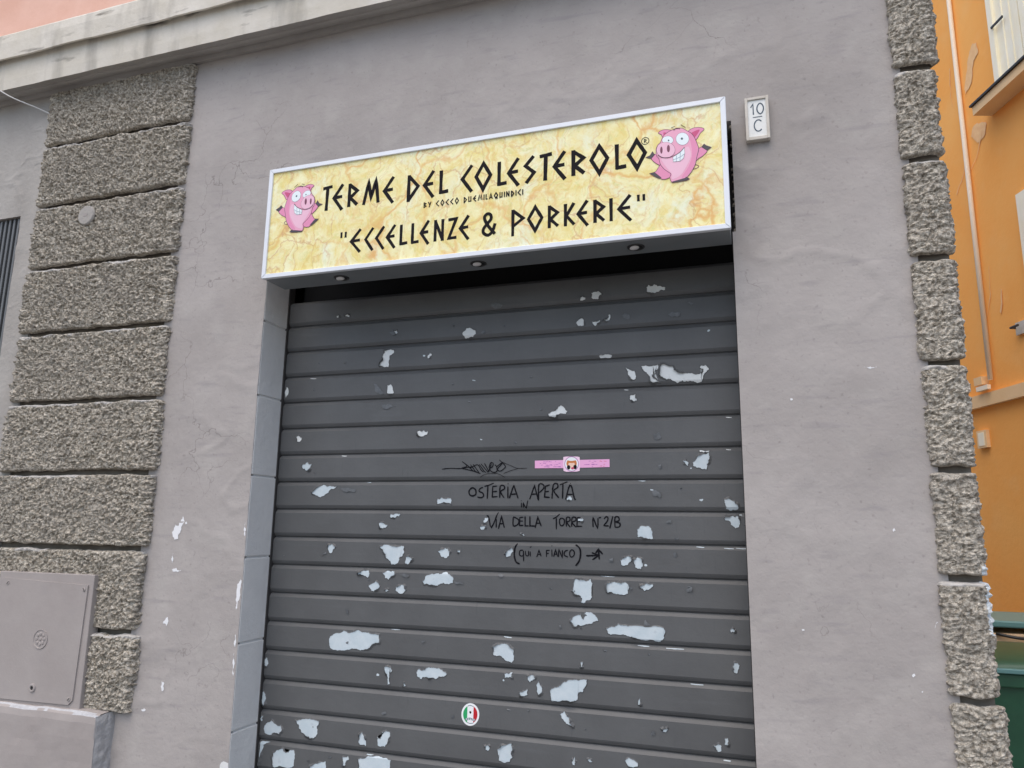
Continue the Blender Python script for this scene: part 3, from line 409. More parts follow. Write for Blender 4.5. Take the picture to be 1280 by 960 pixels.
# stones ------------------------------------------------------------
def stone(path, z0, z1, seed, parent, proj=.036, du=.0036, dv=.0036, white=None):
    """path: (x, y) polyline that the block's face follows; bulges out along its normal"""
    P = np.array(path); L = np.hypot(*np.diff(P, axis=0).T); S = np.concatenate([[0], np.cumsum(L)]); T = S[-1]
    nu = int(T / du); nv = int((z1 - z0) / dv)
    u = np.linspace(0, T, nu); v = np.linspace(0, 1, nv)
    sm = lambda a: np.convolve(np.pad(a, 6, mode='edge'), np.ones(13) / 13, 'valid')
    px = np.interp(u, S, P[:, 0]); py = np.interp(u, S, P[:, 1])
    tx = np.gradient(sm(px)); ty = np.gradient(sm(py)); tl = np.hypot(tx, ty) + 1e-9; nx, ny = ty / tl, -tx / tl
    U, V = np.meshgrid(u, v, indexing='ij')
    wx = px[:, None] + 0 * V; wy = py[:, None] + 0 * V; zz = z0 + (z1 - z0) * V
    ed = np.minimum(V, 1 - V) * (z1 - z0)
    ew = .011 + .009 * fbm(wx * 22, wy * 22, zz * 3, seed + 50, 3)
    e = np.clip(ed / np.clip(ew, .006, .05), 0, 1); e = np.sqrt(np.clip(1 - (1 - e) ** 2, 0, 1))
    qx, qy = wx + .012 * vnoise(wx * 40, zz * 40, wy * 40, seed + 31), zz + .012 * vnoise(wx * 40 + 9, zz * 40, wy * 40, seed + 32)
    n = .005 * fbm(qx * 8, qy * 8, wy * 8, seed, 2)
    n += .0060 * vnoise(qx * 55, qy * 52, wy * 55, seed + 3) + .0095 * vnoise(qx * 105, qy * 100, wy * 105, seed + 4)
    n += .0065 * vnoise(qx * 200, qy * 190, wy * 200, seed + 6)
    n -= .010 * np.clip(vnoise(qx * 85 + 3, qy * 85, wy * 85, seed + 8) - .12, 0, 1) * 1.6
    n *= .62 if len(path) > 6 else .9
    rim = np.clip(ed / .02, .25, 1)
    H = proj * e * (1 + .12 * fbm(wx * 3, zz * 3, wy, seed + 11, 2)) + n * rim * np.clip(e * 1.3, 0, 1)
    # the block's outline wanders a little
    zz = zz + (.005 * fbm(wx * 14, wy * 14, V * 2, seed + 21, 3)) * np.where(V < .5, 1 - 2 * V, 2 * V - 1)
    X = wx + nx[:, None] * H; Y = wy + ny[:, None] * H
    mi = None; mats = [M['stone'], M['dirty_white'], M['stone_edge']]
    mi = np.zeros((nu - 1, nv - 1))
    if white:
        m_ = white(X, Y, zz, seed)[:-1, :-1]; mi[m_] = 1
    m2 = ((V > .5) & (ed < .014 + .006 * fbm(wx * 12, zz * 12, 0, seed + 61, 2)) & (fbm(wx * 7, zz * 7, 0, seed + 62, 3) > .1))[:-1, :-1]; mi[m2 & (mi == 0)] = 2
    return gridmesh('stone', X, Y, zz, mats, mi, parent, smooth=False)
JL = [3.842, 3.528, 3.187, 2.848, 2.505, 2.157, 1.817, 1.482, 1.131, .795]
core = MB().box(-1.41, -.545, YF + .014, YF + .1, .78, 3.85, M['mortar']).build('pilaster', bld)
core['label'] = 'wide left pilaster of rough hammered stone'
for i in range(9):
    xl = -1.43 + random.uniform(-.006, .006); xr = -.532 + random.uniform(-.008, .008)
    path = [(xl, YF + .03), (xl, YF - .002), (xl + .006, YF - .006), (xr - .006, YF - .006), (xr, YF - .002), (xr, YF + .03)]
    gap = .010
    stone(path, JL[i + 1] + gap, JL[i] - (gap if i else 0), 100 + i * 7, core, proj=.026)
JR = [3.87, 3.532, 3.189, 2.845, 2.493, 2.140, 1.794, 1.463, 1.113, .775, .43, .09]
cr = MB()
ex = 2.682
cr.add([(2.585, YF + .012, 0), (ex, YF + .012, 0), (ex - .35, YF + .37, 0), (2.585, YF + .012, 3.86), (ex, YF + .012, 3.86), (ex - .35, YF + .37, 3.86)], [(0, 1, 4, 3), (1, 2, 5, 4)], M['mortar'])
core2 = cr.build('pilaster', bld); core2['label'] = 'narrow corner pilaster of rough hammered stone'
def whitepatch(X, Y, Z, seed): return (Z > 1.30) & (Z < 1.505) & (X > 2.683 + .006 * fbm(X * 9, Z * 30, 0, 3, 3)) | (Z > 1.45) & (Z < 1.50) & (X > 2.672)
for i in range(11):
    xl = 2.580 + random.uniform(-.004, .004); xr = 2.680 + random.uniform(-.003, .004) + (.012 if i in (1, 8) else 0)
    path = [(xl, YF + .03), (xl, YF - .002), (xl + .006, YF - .006), (xr - .03, YF - .006), (xr - .010, YF - .001), (xr - .001, YF + .012), (xr - .05, YF + .07), (xr - .17, YF + .19)]
    st_ = stone(path, JR[i + 1] + .009, JR[i] - .009, 300 + i * 7, core2, proj=.020, du=.0032, dv=.0032, white=whitepatch if i in (6, 7) else None)
# painted jamb blocks on the left side of the opening
JJ = [3.1, 2.815, 2.481, 2.147, 1.80, 1.458, 1.114, .775, .43, .09, 0]
for a, b in zip(JJ, JJ[1:]):
    MB().box(-.06, random.uniform(0, .0015), YF + .003, .012, b + .0035, a - .0035, M['jamb'], bev=.004).build('jamb_block', bld)
MB().box(-.07, -.005, YF + .02, .012, 0, 3.1, M['jamb']).build('jamb_backing', bld)
# low plinth at the far left
def plinth():
    xs = np.arange(-3.2, -.594, .02); ys = [(YF + .01, .815), (YF - .02, .812), (YF - .066, .809), (YF - .076, .804), (YF - .083, .796), (YF - .087, .77)] + [(YF - .087, z) for z in np.arange(.74, -.01, -.03)]
    X, I = np.meshgrid(xs, np.arange(len(ys)), indexing='ij'); a = np.array(ys)
    Y = a[:, 0][I]; Z = a[:, 1][I]
    Y = Y - .0025 * fbm(X * 6, Z * 8, 0, 41, 5); Z = Z + .004 * fbm(X * 9, Y * 9, 0, 43, 4) * (I > 0) * (I < 6)
    mi = ((I[:-1, :-1] == 2) & (fbm(X * 17, Z * 60, 0, 47, 4)[:-1, :-1] > -.55) | (I[:-1, :-1] == 3) & (fbm(X * 9, Z * 30, 0, 49, 3)[:-1, :-1] > .25)).astype(int)
    return gridmesh('plinth', X, Y, Z, [M['panel'], M['pale_edge']], mi, bld, smooth=False, flip=True)
plinth()
TT, ZZ = np.meshgrid(np.linspace(0, 1, 12), np.linspace(.802, 0, 130), indexing='ij')
PX_ = -.604 + .016 * TT ** .5 + .005 * fbm(TT * 2.5, ZZ * 22, 0, 71, 4) * np.sin(np.pi * np.clip(TT + .1, 0, 1)); PY_ = YF - .087 + .095 * TT + .003 * fbm(TT * 3, ZZ * 30, 0, 72, 3)
gridmesh('plinth_end', PX_, PY_, ZZ + .012 * TT, [M['plinth_end']], None, bld, smooth=False, flip=True)
# ================================================================== roller shutter
Z0, PT = 2.493733, .1191216
PROF = [(.014, .001), (.0105, -.0015), (.0075, -.0050), (.0025, -.0110), (.0, -.0140), (.0, -.0980), (.0022, -.1030), (.0075, -.1120), (.0145, -.1155), (.016, -.119)]
def pslat(dz):
    for (y0, a), (y1, b) in zip(PROF, PROF[1:]):
        if a >= dz >= b: return y0 + (y1 - y0) * (a - dz) / (a - b)
    return .012
sh = empty('roller_shutter', (1.0, 0, 0), 'closed charcoal roller shutter with peeling pale blue paint and marker writing under the yellow sign', 'shutter')
smb = MB(); xs_ = np.linspace(-.995, 1.02, 60)
for a in range(len(xs_) - 1):
    for (y0, z0), (y1, z1) in zip(PROF, PROF[1:]):
        smb.add([(xs_[a], y0, z0), (xs_[a], y1, z1), (xs_[a + 1], y1, z1), (xs_[a + 1], y0, z0)], [(0, 1, 2, 3)], M['slat'])
def weld(me):
    bm = bmesh.new(); bm.from_mesh(me); bmesh.ops.remove_doubles(bm, verts=bm.verts, dist=1e-5); bm.to_mesh(me); bm.free()
slatme = smb.mesh('slat'); weld(slatme)
SL = {}
for k in range(-1, 21):
    z = Z0 - k * PT
    s_ = link('slat', slatme, sh, (1.0, random.uniform(-.0006, .0006), z)); SL[k] = s_
# bare patches, raised flakes
def kof(z): return int(math.floor((Z0 - z) / PT))
for kind, pts in PATCHES:
    pts = [(a / 1000, b / 1000) for a, b in pts]
    cz = sum(p[1] for p in pts) / len(pts); k = kof(cz); zt = Z0 - k * PT
    pts = fractal(pts, .0042 if kind != 3 else .0008, 3 if kind == 0 else 2)
    if kind != 3: pts = [(x, min(max(z, zt - .1125), zt - .004)) for x, z in pts]
    else: pts = [(x, cz + (z - cz) * .6) for x, z in pts]; pts = [(x, min(max(z, zt - .03), zt - .0005)) for x, z in pts]
    pts = [(max(x, .004), z) for x, z in pts]
    org_ = ORG[SL[k].name]
    bm = bmesh.new(); vs = [bm.verts.new((x, 0, z)) for x, z in pts]
    try: f = bm.faces.new(vs)
    except Exception: bm.free(); continue
    bmesh.ops.triangulate(bm, faces=bm.faces[:])
    for _, dz in PROF[1:-1]:
        bmesh.ops.bisect_plane(bm, geom=bm.verts[:] + bm.edges[:] + bm.faces[:], plane_co=(0, 0, zt + dz), plane_no=(0, 0, 1), dist=1e-6)
    if kind == 1:
        bmesh.ops.subdivide_edges(bm, edges=bm.edges[:], cuts=2, use_grid_fill=True)
    cx = sum(p[0] for p in pts) / len(pts); bset = {v for v in bm.verts if v.is_boundary}
    sz = max(max(p[0] for p in pts) - min(p[0] for p in pts), .006)
    tx_, tz_ = random.uniform(-1, 1), random.uniform(-.2, 1)
    for v in bm.verts:
        y = pslat(v.co.z - zt) - .0007
        if kind == 1:
            d = math.hypot(v.co.x - cx, v.co.z - cz) / sz
            y -= max(0, .004 * (1 - d * 1.3)) + max(0, ((v.co.x - cx) * tx_ + (v.co.z - cz) * tz_) / sz) * .010
        v.co.y = y
    bm.normal_update()
    mb = MB(); bm.verts.index_update()
    fs = []
    for f in bm.faces: fs.append([v.index for v in f.verts] if f.normal.y < 0 else [v.index for v in f.verts][::-1])
    mb.add([v.co for v in bm.verts], fs, M['flake'] if kind == 1 else (M['bare_white'] if cz > 1.85 else M['bare'])); bm.free()
    if kind in (0,):
        # lifted edge of the paint film round part of the patch
        n = len(pts); ph = random.uniform(0, 6.28); area = sum(pts[i][0] * pts[(i + 1) % n][1] - pts[(i + 1) % n][0] * pts[i][1] for i in range(n)) ; sg = -1 if area > 0 else 1
        lift = random.uniform(.003, .009); vv = []; 
        for i in range(n):
            a, b = pts[i - 1], pts[(i + 1) % n]; d = math.hypot(b[0] - a[0], b[1] - a[1]) + 1e-9
            ox, oz = -(b[1] - a[1]) / d * sg, (b[0] - a[0]) / d * sg
            th = math.atan2(pts[i][1] - cz, pts[i][0] - cx)
            q = max(.12, math.sin(th * 1 + ph) * .6 + math.sin(th * 3 + ph * 2) * .5)
            wdt = .002 + .0065 * q
            y0 = pslat(pts[i][1] - zt); zo = min(max(pts[i][1] + oz * wdt, zt - .118), zt)
            vv += [(pts[i][0] - ox * .0012 * q, y0 - .0011 - lift * q, pts[i][1] - oz * .0012 * q), (pts[i][0] + ox * wdt, pslat(zo - zt) - .0002, zo)]
        ff = [(2 * i, 2 * i + 1, (2 * i + 3) % (2 * n), (2 * i + 2) % (2 * n)) for i in range(n)]
        mb.add(vv, ff, M['slat'])
    mb.build('raised_flake' if kind == 1 else 'bare_patch', SL[k])
# marker writing
def writing(name, data, ksl, y=-.0012):
    mb = MB(); yy = y; zt = Z0 - ksl * PT
    for wd, pts in data:
        pts = [(a / 1e4, b / 1e4) for a, b in pts]
        if len(pts) > 3: pts = catmull(pts, False, 3)
        pts = resample(pts, .006)
        ribbon(mb, pts, wd / 1e4 * 1.35, yy, M['marker'], taper=.3, jit=.18, slope=-4e-6, yf=lambda z: pslat(z - zt)); yy -= 5e-5
    o = mb.build(name, SL[ksl]); return o
def words(dat, gap):
    it = sorted(dat, key=lambda d: min(p[0] for p in d[1])); out = []; mx = -1e9
    for d in it:
        if min(p[0] for p in d[1]) - mx > gap: out.append([])
        out[-1].append(d); mx = max(mx, max(p[0] for p in d[1]))
    return out
for nm, dat in (('graffiti_tag', TAG), ('handwriting', T1), ('handwriting', T2), ('handwriting', T3), ('handwriting', T4)):
    zc = sum(p[1] for wd, l in dat for p in l) / sum(len(l) for wd, l in dat) / 1e4
    for wds in (words(dat, 190) if dat is not TAG else [dat]):
        o = writing(nm if dat is TAG else 'handwritten_word', wds, kof(zc))
        if dat is TAG: o['label'] = 'scribbled black graffiti tag between long pen strokes'
MB().box(.0, 2.0, .11, .14, 2.5, 3.1, M['black']).build('shade_backing', sh)  # flat black sheet added to stand for the shade above the top slat
# guide rails
MB().box(-.02, .006, -.012, .03, 0, 3.1, M['rail']).build('guide_rail', sh)
MB().box(1.994, 2.02, -.03, .03, 0, 3.1, M['rail']).build('guide_rail', sh)
# small stickers on the shutter
def print_(mb, name, y, pts, m): mb.poly([(a / 1e4, y, b / 1e4) for a, b in pts], m)
M['st_pink'] = mat('pink_sticker', (.86, .42, .68), .4); M['st_pale'] = mat('pale_pink_print', (.92, .66, .80), .4)
M['st_purple'] = mat('purple_print', (.42, .12, .42), .4); M['st_red'] = mat('red_print', (.62, .06, .16), .4)
M['skin'] = mat('printed_skin_tone', (.88, .62, .48), .5); M['auburn'] = mat('printed_auburn', (.62, .20, .05), .5); M['st_white'] = mat('white_print', (.86, .88, .88), .4)
M['green_p'] = mat('green_print', (.02, .36, .12), .4); M['red_p'] = mat('red_flag_print', (.50, .01, .02), .4); M['gold'] = mat('gold_print', (.45, .30, .05), .4); M['steel'] = mat('grey_print', (.22, .27, .30), .4)
hubc = STK['ctr'][0]; hx, hz = hubc[0] / 1e4, hubc[1] / 1e4
e = empty('sticker', (hx, 0, hz), 'narrow pink sticker with a round portrait in the middle, above the marker writing', 'sticker')
MB().poly([(a / 1e4, -.0016, b / 1e4) for a, b in STK['strip']], M['st_pink']).build('strip', e)
mb = MB(); sx0, sx1 = STK['strip'][0][0] / 1e4, STK['strip'][3][0] / 1e4
for i in range(46):
    x = random.choice([random.uniform(sx0 + .02, hx - .05), random.uniform(hx + .045, sx1 - .02)]); z = hz + random.choice([-.010, -.003, .004, .010])
    ribbon(mb, [(x, z + random.uniform(-.001, .001)), (x + random.uniform(.004, .012), z + random.uniform(-.0015, .0015))], .0016, -.0018 - i * 2e-6, M['st_red'] if x > hx + .1 else M['st_purple'])
mb.build('small_print', e)
mb = MB().poly([(a / 1e4, -.0022, b / 1e4) for a, b in STK['hub']], M['st_pale'])
ci = [(a / 1e4 - hx, b / 1e4 - hz) for a, b in STK['circ']]
def disc(mb, s, y, m, dx=0, dz=0, sx=1, sz=1): mb.poly([(hx + dx + a * s * sx, y, hz + dz + b * s * sz) for a, b in ci], m)
disc(mb, 1.0, -.0024, M['st_purple']); disc(mb, .92, -.0025, M['st_white']); disc(mb, .66, -.0026, M['auburn'], 0, .002, 1.1, 1)
disc(mb, .45, -.0027, M['skin'], 0, -.004, 1, 1.1); disc(mb, .3, -.0028, M['letter'], -.012, -.013, .8, 1); disc(mb, .3, -.0028, M['letter'], .014, -.012, .8, 1)
disc(mb, .25, -.0029, M['auburn'], 0, .008, 2.2, .6); disc(mb, .2, -.0030, M['st_red'], .004, -.017, 1, .8); disc(mb, .5, -.00305, M['st_white'], 0, .017, 1.2, .35)
mb.build('portrait_disc', e)
fp = [(a / 1e4, b / 1e4) for a, b in FLAG]; fx = sum(p[0] for p in fp) / 32; fz = sum(p[1] for p in fp) / 32
e = empty('sticker', (fx, 0, fz), 'small round green, white and red sticker low on the charcoal shutter', 'sticker')
MB().poly([(x, -.0016, z) for x, z in fp], M['st_white']).build('backing', e)
def band(lo, hi, m, y, s=.80, zlo=-9, zhi=9):
    q = [(max(lo, min(hi, (x - fx) * s)), max(zlo, min(zhi, (z - fz) * s))) for x, z in fp]
    MB_ = [(fx + a, y, fz + b) for a, b in q]; return MB_
rr = max(p[0] for p in fp) - fx
mb = MB(); mb.poly(band(-9, -rr * .34, 0, -.0018), M['green_p']); mb.build('green_band', e)
mb = MB(); mb.poly(band(rr * .34, 9, 0, -.0018), M['red_p']); mb.build('red_band', e)
mb = MB(); mb.lathe((fx, -.0016, fz + rr * .22), (0, -1, 0), [(.0001, .0004), (rr * .12, .0004)], M['gold'], 10)
q = [(fx - rr * .55, fz - rr * .52), (fx, fz - rr * .40), (fx + rr * .55, fz - rr * .52)]; ribbon(mb, q, rr * .2, -.0021, M['steel'])
for i in range(5): ribbon(mb, [(fx - rr * .4 + i * rr * .2, fz - rr * .55), (fx - rr * .36 + i * rr * .2, fz - rr * .38)], rr * .06, -.0024, M['st_white'])
q = [(fx - rr * .35, fz - rr * .80), (fx, fz - rr * .88), (fx + rr * .35, fz - rr * .80)]; ribbon(mb, q, rr * .07, -.0021, M['steel'])
q = [(fx - rr * .3, fz + rr * .82), (fx, fz + rr * .90), (fx + rr * .3, fz + rr * .82)]; ribbon(mb, q, rr * .07, -.0021, M['steel'])
mb.build('emblem', e)
# ================================================================== shop sign
SY0, SY1, SXL, SXR, SZB, SZT = -.330, -.176, .093, 1.999, 2.613, 3.108
sg = empty('shop_sign', (1.04, -.25, SZB), 'long yellow marbled sign box in a white frame with two pink pigs, over the shutter', 'sign')
MB().box(SXL + .004, SXR - .004, SY0 + .012, SY1, SZB + .002, SZT - .002, M['sign_box']).build('casing', sg)
MB().add([(SXL + .012, SY0 - .0005, SZB + .012), (SXR - .012, SY0 - .0005, SZB + .012), (SXR - .012, SY0 - .0005, SZT - .012), (SXL + .012, SY0 - .0005, SZT - .012)], [(0, 1, 2, 3)], M['marble']).build('printed_panel', sg)
fw = .0185; y0, y1 = SY0 - .008, SY0 + .0115; G_ = .0006
def frame_piece(p):     # p: outer a, outer b, inner b, inner a in (x, z)
    mb = MB(); v = [(x, y, z) for y in (y0, y1) for x, z in p]
    cx_ = sum(a[0] for a in p) / 4; cz_ = sum(a[1] for a in p) / 4
    bm = bmesh.new(); bv = [bm.verts.new(q) for q in v]
    for f in ((0, 1, 2, 3), (7, 6, 5, 4), (0, 4, 5, 1), (1, 5, 6, 2), (2, 6, 7, 3), (3, 7, 4, 0)): bm.faces.new([bv[i] for i in f])
    bmesh.ops.recalc_face_normals(bm, faces=bm.faces[:]); bmesh.ops.bevel(bm, geom=bm.edges[:], offset=.0012, segments=1, affect='EDGES')
    bm.verts.index_update(); mb.add([q.co for q in bm.verts], [[q.index for q in f.verts] for f in bm.faces], M['white_frame']); bm.free()
    return mb.build('frame_bar', sg)
L_, R_, B_, T_ = SXL, SXR, SZB, SZT
frame_piece([(L_ + G_, B_), (R_ - G_, B_), (R_ - fw - G_, B_ + fw), (L_ + fw + G_, B_ + fw)])
frame_piece([(L_ + G_, T_), (R_ - G_, T_), (R_ - fw - G_, T_ - fw), (L_ + fw + G_, T_ - fw)])
frame_piece([(L_, B_ + G_), (L_, T_ - G_), (L_ + fw, T_ - fw - G_), (L_ + fw, B_ + fw + G_)])
frame_piece([(R_, B_ + G_), (R_, T_ - G_), (R_ - fw, T_ - fw - G_), (R_ - fw, B_ + fw + G_)])
GL = {'E': [[(.95, 1.06), (.06, .48), (.98, -.1)], [(.2, .49), (.93, .51)]], 'C': [[(.95, 1.05), (.08, .5), (.98, -.09)]],
 'O': ['c', [(.5, 1.05), (.93, .52), (.5, -.05), (.07, .52)]], 'T': [[(0, .98), (1, 1.03)], [(.5, .96), (.46, -.05)]],
 'R': [[(.14, -.02), (.14, 1.04)], [(.1, 1.0), (.88, .67), (.24, .39), (.93, .04)]], 'M': [[(.07, -.02), (.33, 1.02), (.5, .22), (.76, 1.05), (.94, .0)]],
 'D': [[(.14, -.16), (.14, 1.02)], [(.12, .98), (.9, .48), (.12, -.12)]], 'L': [[(.17, 1.02), (.17, .0)], [(.1, .06), (1, .09)]],
 'S': [[(.85, 1.05), (.13, .68), (.9, .36), (.2, -.05)]], 'N': [[(.12, -.02), (.12, 1.04)], [(.12, .98), (.88, .04)], [(.88, -.02), (.88, 1.04)]],
 'Z': [[(.02, .96), (.9, .98), (.12, .06), (.98, .07)]], 'P': [[(.13, -.2), (.13, 1.06)], [(.1, 1.02), (.93, .6), (.16, .27)]],
 'K': [[(.15, -.02), (.15, 1.02)], [(.93, 1.02), (.24, .46), (.95, .02)]], 'I': [[(.5, -.03), (.5, 1.02)]],
 '&': [[(.98, .52), (.80, .16), (.48, -.01), (.14, .10), (.10, .30), (.36, .52), (.66, .74), (.64, .94), (.42, 1.02), (.20, .92), (.20, .74), (.50, .40), (.98, .02)]],
 '"': [[(.14, 1.02), (.14, .72)], [(.86, 1.02), (.86, .72)]],
 'U': [[(.12, 1.02), (.12, .06), (.7, .1)], [(.8, 1.02), (.8, -.02)]], 'A': [[(.02, -.02), (.5, 1.04), (.98, -.02)], [(.2, .3), (.8, .3)]],
 'B': [[(.14, -.05), (.14, 1.04)], [(.12, 1.0), (.8, .75), (.24, .52), (.88, .26), (.12, .0)]], 'Y': [[(.02, 1.02), (.5, .5)], [(.98, 1.02), (.35, -.05)]],
 'Q': ['c', [(.5, 1.05), (.93, .52), (.5, -.05), (.07, .52)], [(.5, .3), (.95, -.1)]]}
def letters(mb, glyphs, z0, h, th, y, m, jit=.09):
    yy = y
    for c, xa, xb in glyphs:
        g = GL[c]; closed = g[0] == 'c'
        if closed: g = g[1:]
        wdt = xb - xa
        for j, st in enumerate(g):
            pts = [(xa + th * .4 + a * (wdt - th * .8), z0 + b * h) for a, b in st]
            if c == 'I': pts = [((xa + xb) / 2, z0 + b * h) for a, b in st]
            cl = closed and j == 0
            if c == '&': pts = catmull(pts, False, 3)
            elif h > .05:                       # ragged, hand cut edges
                if cl: pts = pts + [pts[0]]
                pts2 = [pts[0]]
                for a, b in zip(pts, pts[1:]):
                    for k in (.25, .5, .75): pts2.append((a[0] + (b[0] - a[0]) * k, a[1] + (b[1] - a[1]) * k))
                    pts2.append(b)
                pts = pts2[:-1] if cl else pts2
            ribbon(mb, pts, th if c != '"' else th * .8, yy, m, closed=cl, jit=jit if c != '&' else .02, slope=0 if c != '&' else -3e-5); yy -= 4e-5
for ln_, z_, h_, th_ in ((LINE1, 2.889, .098, .0148), (LINE3, 2.693, .085, .0125)):
    for i_, gl_ in enumerate(ln_):
        mb = MB(); letters(mb, [gl_], z_, h_, th_, SY0 - .0008 - 2e-4 * (i_ % 2), M['letter']); mb.build('quotation_mark' if gl_[0] == '"' else 'ampersand' if gl_[0] == '&' else 'letter', sg)
mb = MB(); txt = 'BY COCCO DUEMILAQUINDICI'; wv = {'I': .38, ' ': .75, 'M': 1.3, 'O': 1.15, 'Q': 1.15, 'L': .75}
tot = sum(wv.get(c, 1) for c in txt); x = .831; un = (1.252 - .831) / tot; gl = []
for c in txt:
    wc = wv.get(c, 1) * un
    if c != ' ': gl.append((c, x + .0008, x + wc - .0025))
    x += wc
letters(mb, gl, 2.8395, .0215, .0044, SY0 - .0008, M['letter'], 0); o = mb.build('small_lettering', sg); o['kind'] = 'stuff'; o['label'] = 'tiny black letters BY COCCO DUEMILAQUINDICI'
mb = MB(); rx, rz = REG
ribbon(mb, [(rx + .0135 * math.cos(t), rz + .0135 * math.sin(t)) for t in np.linspace(0, 2 * math.pi, 24, endpoint=False)], .0026, SY0 - .0009, M['letter'], closed=True)
letters(mb, [('R', rx - .006, rx + .007)], rz - .0075, .015, .0026, SY0 - .0010, M['letter'], 0)
mb.build('registered_mark', sg)
PC = [mat('pig_pink', (.82, .38, .52), .45), mat('pig_rose', (.76, .27, .44), .45), mat('pig_deep_rose', (.58, .07, .20), .45), mat('pig_outline', (.10, .015, .05), .45), mat('hoof_grey', (.045, .045, .05), .45),
      mat('pig_pale_pink', (.84, .50, .62), .45), mat('eye_white', (.80, .88, .90), .4), mat('pupil_grey', (.05, .1, .12), .4), mat('nostril_plum', (.16, .03, .07), .45), M['letter'], mat('tooth_grey', (.35, .45, .52), .45)]
def pig(fn, label):
    mb = MB(); y = SY0 - .0012
    for nm, c, pts in PIG:
        pts = [fn(a / 1e4, b / 1e4) for a, b in pts]; y -= .00006
        if nm in ('brow', 'hair', 'tooth_line', 'smile', 'tail'):
            ribbon(mb, catmull(pts, False, 4), .0022 if nm != 'smile' else .0016, y, PC[c] if nm != 'tail' else PC[3], slope=-1e-6); continue
        if nm != 'hoof' and nm != 'teeth': pts = catmull(pts, True, 4)
        if nm in ('body', 'ear', 'arm', 'leg', 'eye', 'snout', 'hoof', 'teeth'):
            ribbon(mb, pts, .0036 if nm in ('body', 'ear', 'arm', 'leg', 'hoof') else .0016, y, PC[3], closed=True, slope=0)
        y -= .00006
        mb.poly([(x, y, z) for x, z in pts], PC[c])
    o = mb.build('pig_picture', sg); o['label'] = label
pig(lambda x, z: (x, z), 'dancing pink cartoon pig at the right end')
bx0, bx1, bz0, bz1 = PIGBOX
pig(lambda x, z: (bx1 - (x - 1.7157) / (1.9427 - 1.7157) * (bx1 - bx0), bz0 + (z - 2.8089) / (3.0263 - 2.8089) * (bz1 - bz0)), 'dancing pink cartoon pig at the left end')
for sx_ in (.427, 1.041, 1.660):
    mb = MB(); mb.lathe((sx_, -.249, SZB + .002), (0, 0, -1), [(.032, -.002), (.032, .003), (.029, .005), (.026, .0035), (.0255, .0006)], M['lamp_ring'], 28)
    o = mb.build('downlight', sg, smooth=True)
    MB().lathe((sx_, -.249, SZB + .002), (0, 0, -1), [(.0258, .0012), (.001, .0012)], M['black'], 20).build('socket', o)
    MB().lathe((sx_ - .006, -.249, SZB + .002), (.12, .05, -1), [(.0175, .001), (.0175, .005), (.013, .008), (.0001, .009)], M['lens'], 20).build('lens', o, smooth=True)
# ragged lumps of mortar in the gap at the right end of the sign
mb = MB()
for i in range(16):
    z = random.uniform(2.63, 3.08); r = random.uniform(.003, .008); bmn = bmesh.new(); bmesh.ops.create_icosphere(bmn, subdivisions=1, radius=r)
    for v in bmn.verts: v.co = (2.010 + v.co.x * random.uniform(.6, 1.3), -.172 + v.co.y, z + v.co.z * random.uniform(.8, 1.8))
    bmn.verts.index_update(); mb.add([v.co for v in bmn.verts], [[v.index for v in f.verts] for f in bmn.faces], M['mortar']); bmn.free()
o = mb.build('crumbling_edge', bld); tag(o, kind='stuff')
# ================================================================== house number
hx0, hx1, hz0, hz1 = 2.063, 2.146, 2.996, 3.166
hn = empty('house_number', (2.1, YF, hz0), 'small cream framed white tile reading 10 over C, right of the sign', 'house number')
ft = .010
mb = MB(); yb, yf_ = YF + .0, YF - .026
mb.box(hx0, hx0 + ft, yf_, yb, hz0, hz1, M['tile_frame'], .0015); mb.box(hx1 - ft, hx1, yf_, yb, hz0, hz1, M['tile_frame'], .0015)
mb.box(hx0 + ft, hx1 - ft, yf_ + .001, yb, hz0, hz0 + ft + .003, M['tile_frame'], .0015); mb.box(hx0 + ft, hx1 - ft, yf_ + .001, yb, hz1 - ft, hz1, M['tile_frame'], .0015)
mb.build('frame', hn)
ty = yf_ + .007
MB().box(hx0 + ft - .002, hx1 - ft + .002, ty, yb, hz0 + ft, hz1 - ft + .002, M['tile'], .001).build('tile', hn)
mb = MB(); cx = (hx0 + hx1) / 2; yy = ty - .0008
ribbon(mb, [(cx - .021, 3.128), (cx - .0125, 3.141), (cx - .0125, 3.098)], .0045, yy, M['blue_ink'])
ribbon(mb, [(cx + .012 + .0115 * math.cos(t), 3.1195 + .0215 * math.sin(t) * (1 - .15 * abs(math.cos(t)))) for t in np.linspace(0, 2 * math.pi, 24, endpoint=False)], .0042, yy, M['blue_ink'], closed=True)
ribbon(mb, [(cx - .015, 3.0875), (cx + .018, 3.0875)], .0028, yy, M['blue_ink'])
ribbon(mb, [(cx + .003 + .0145 * math.cos(t), 3.053 + .0225 * math.sin(t)) for t in np.linspace(.75, 2 * math.pi - .75, 18)], .0042, yy, M['blue_ink'], slope=0)
mb.build('numerals', hn)
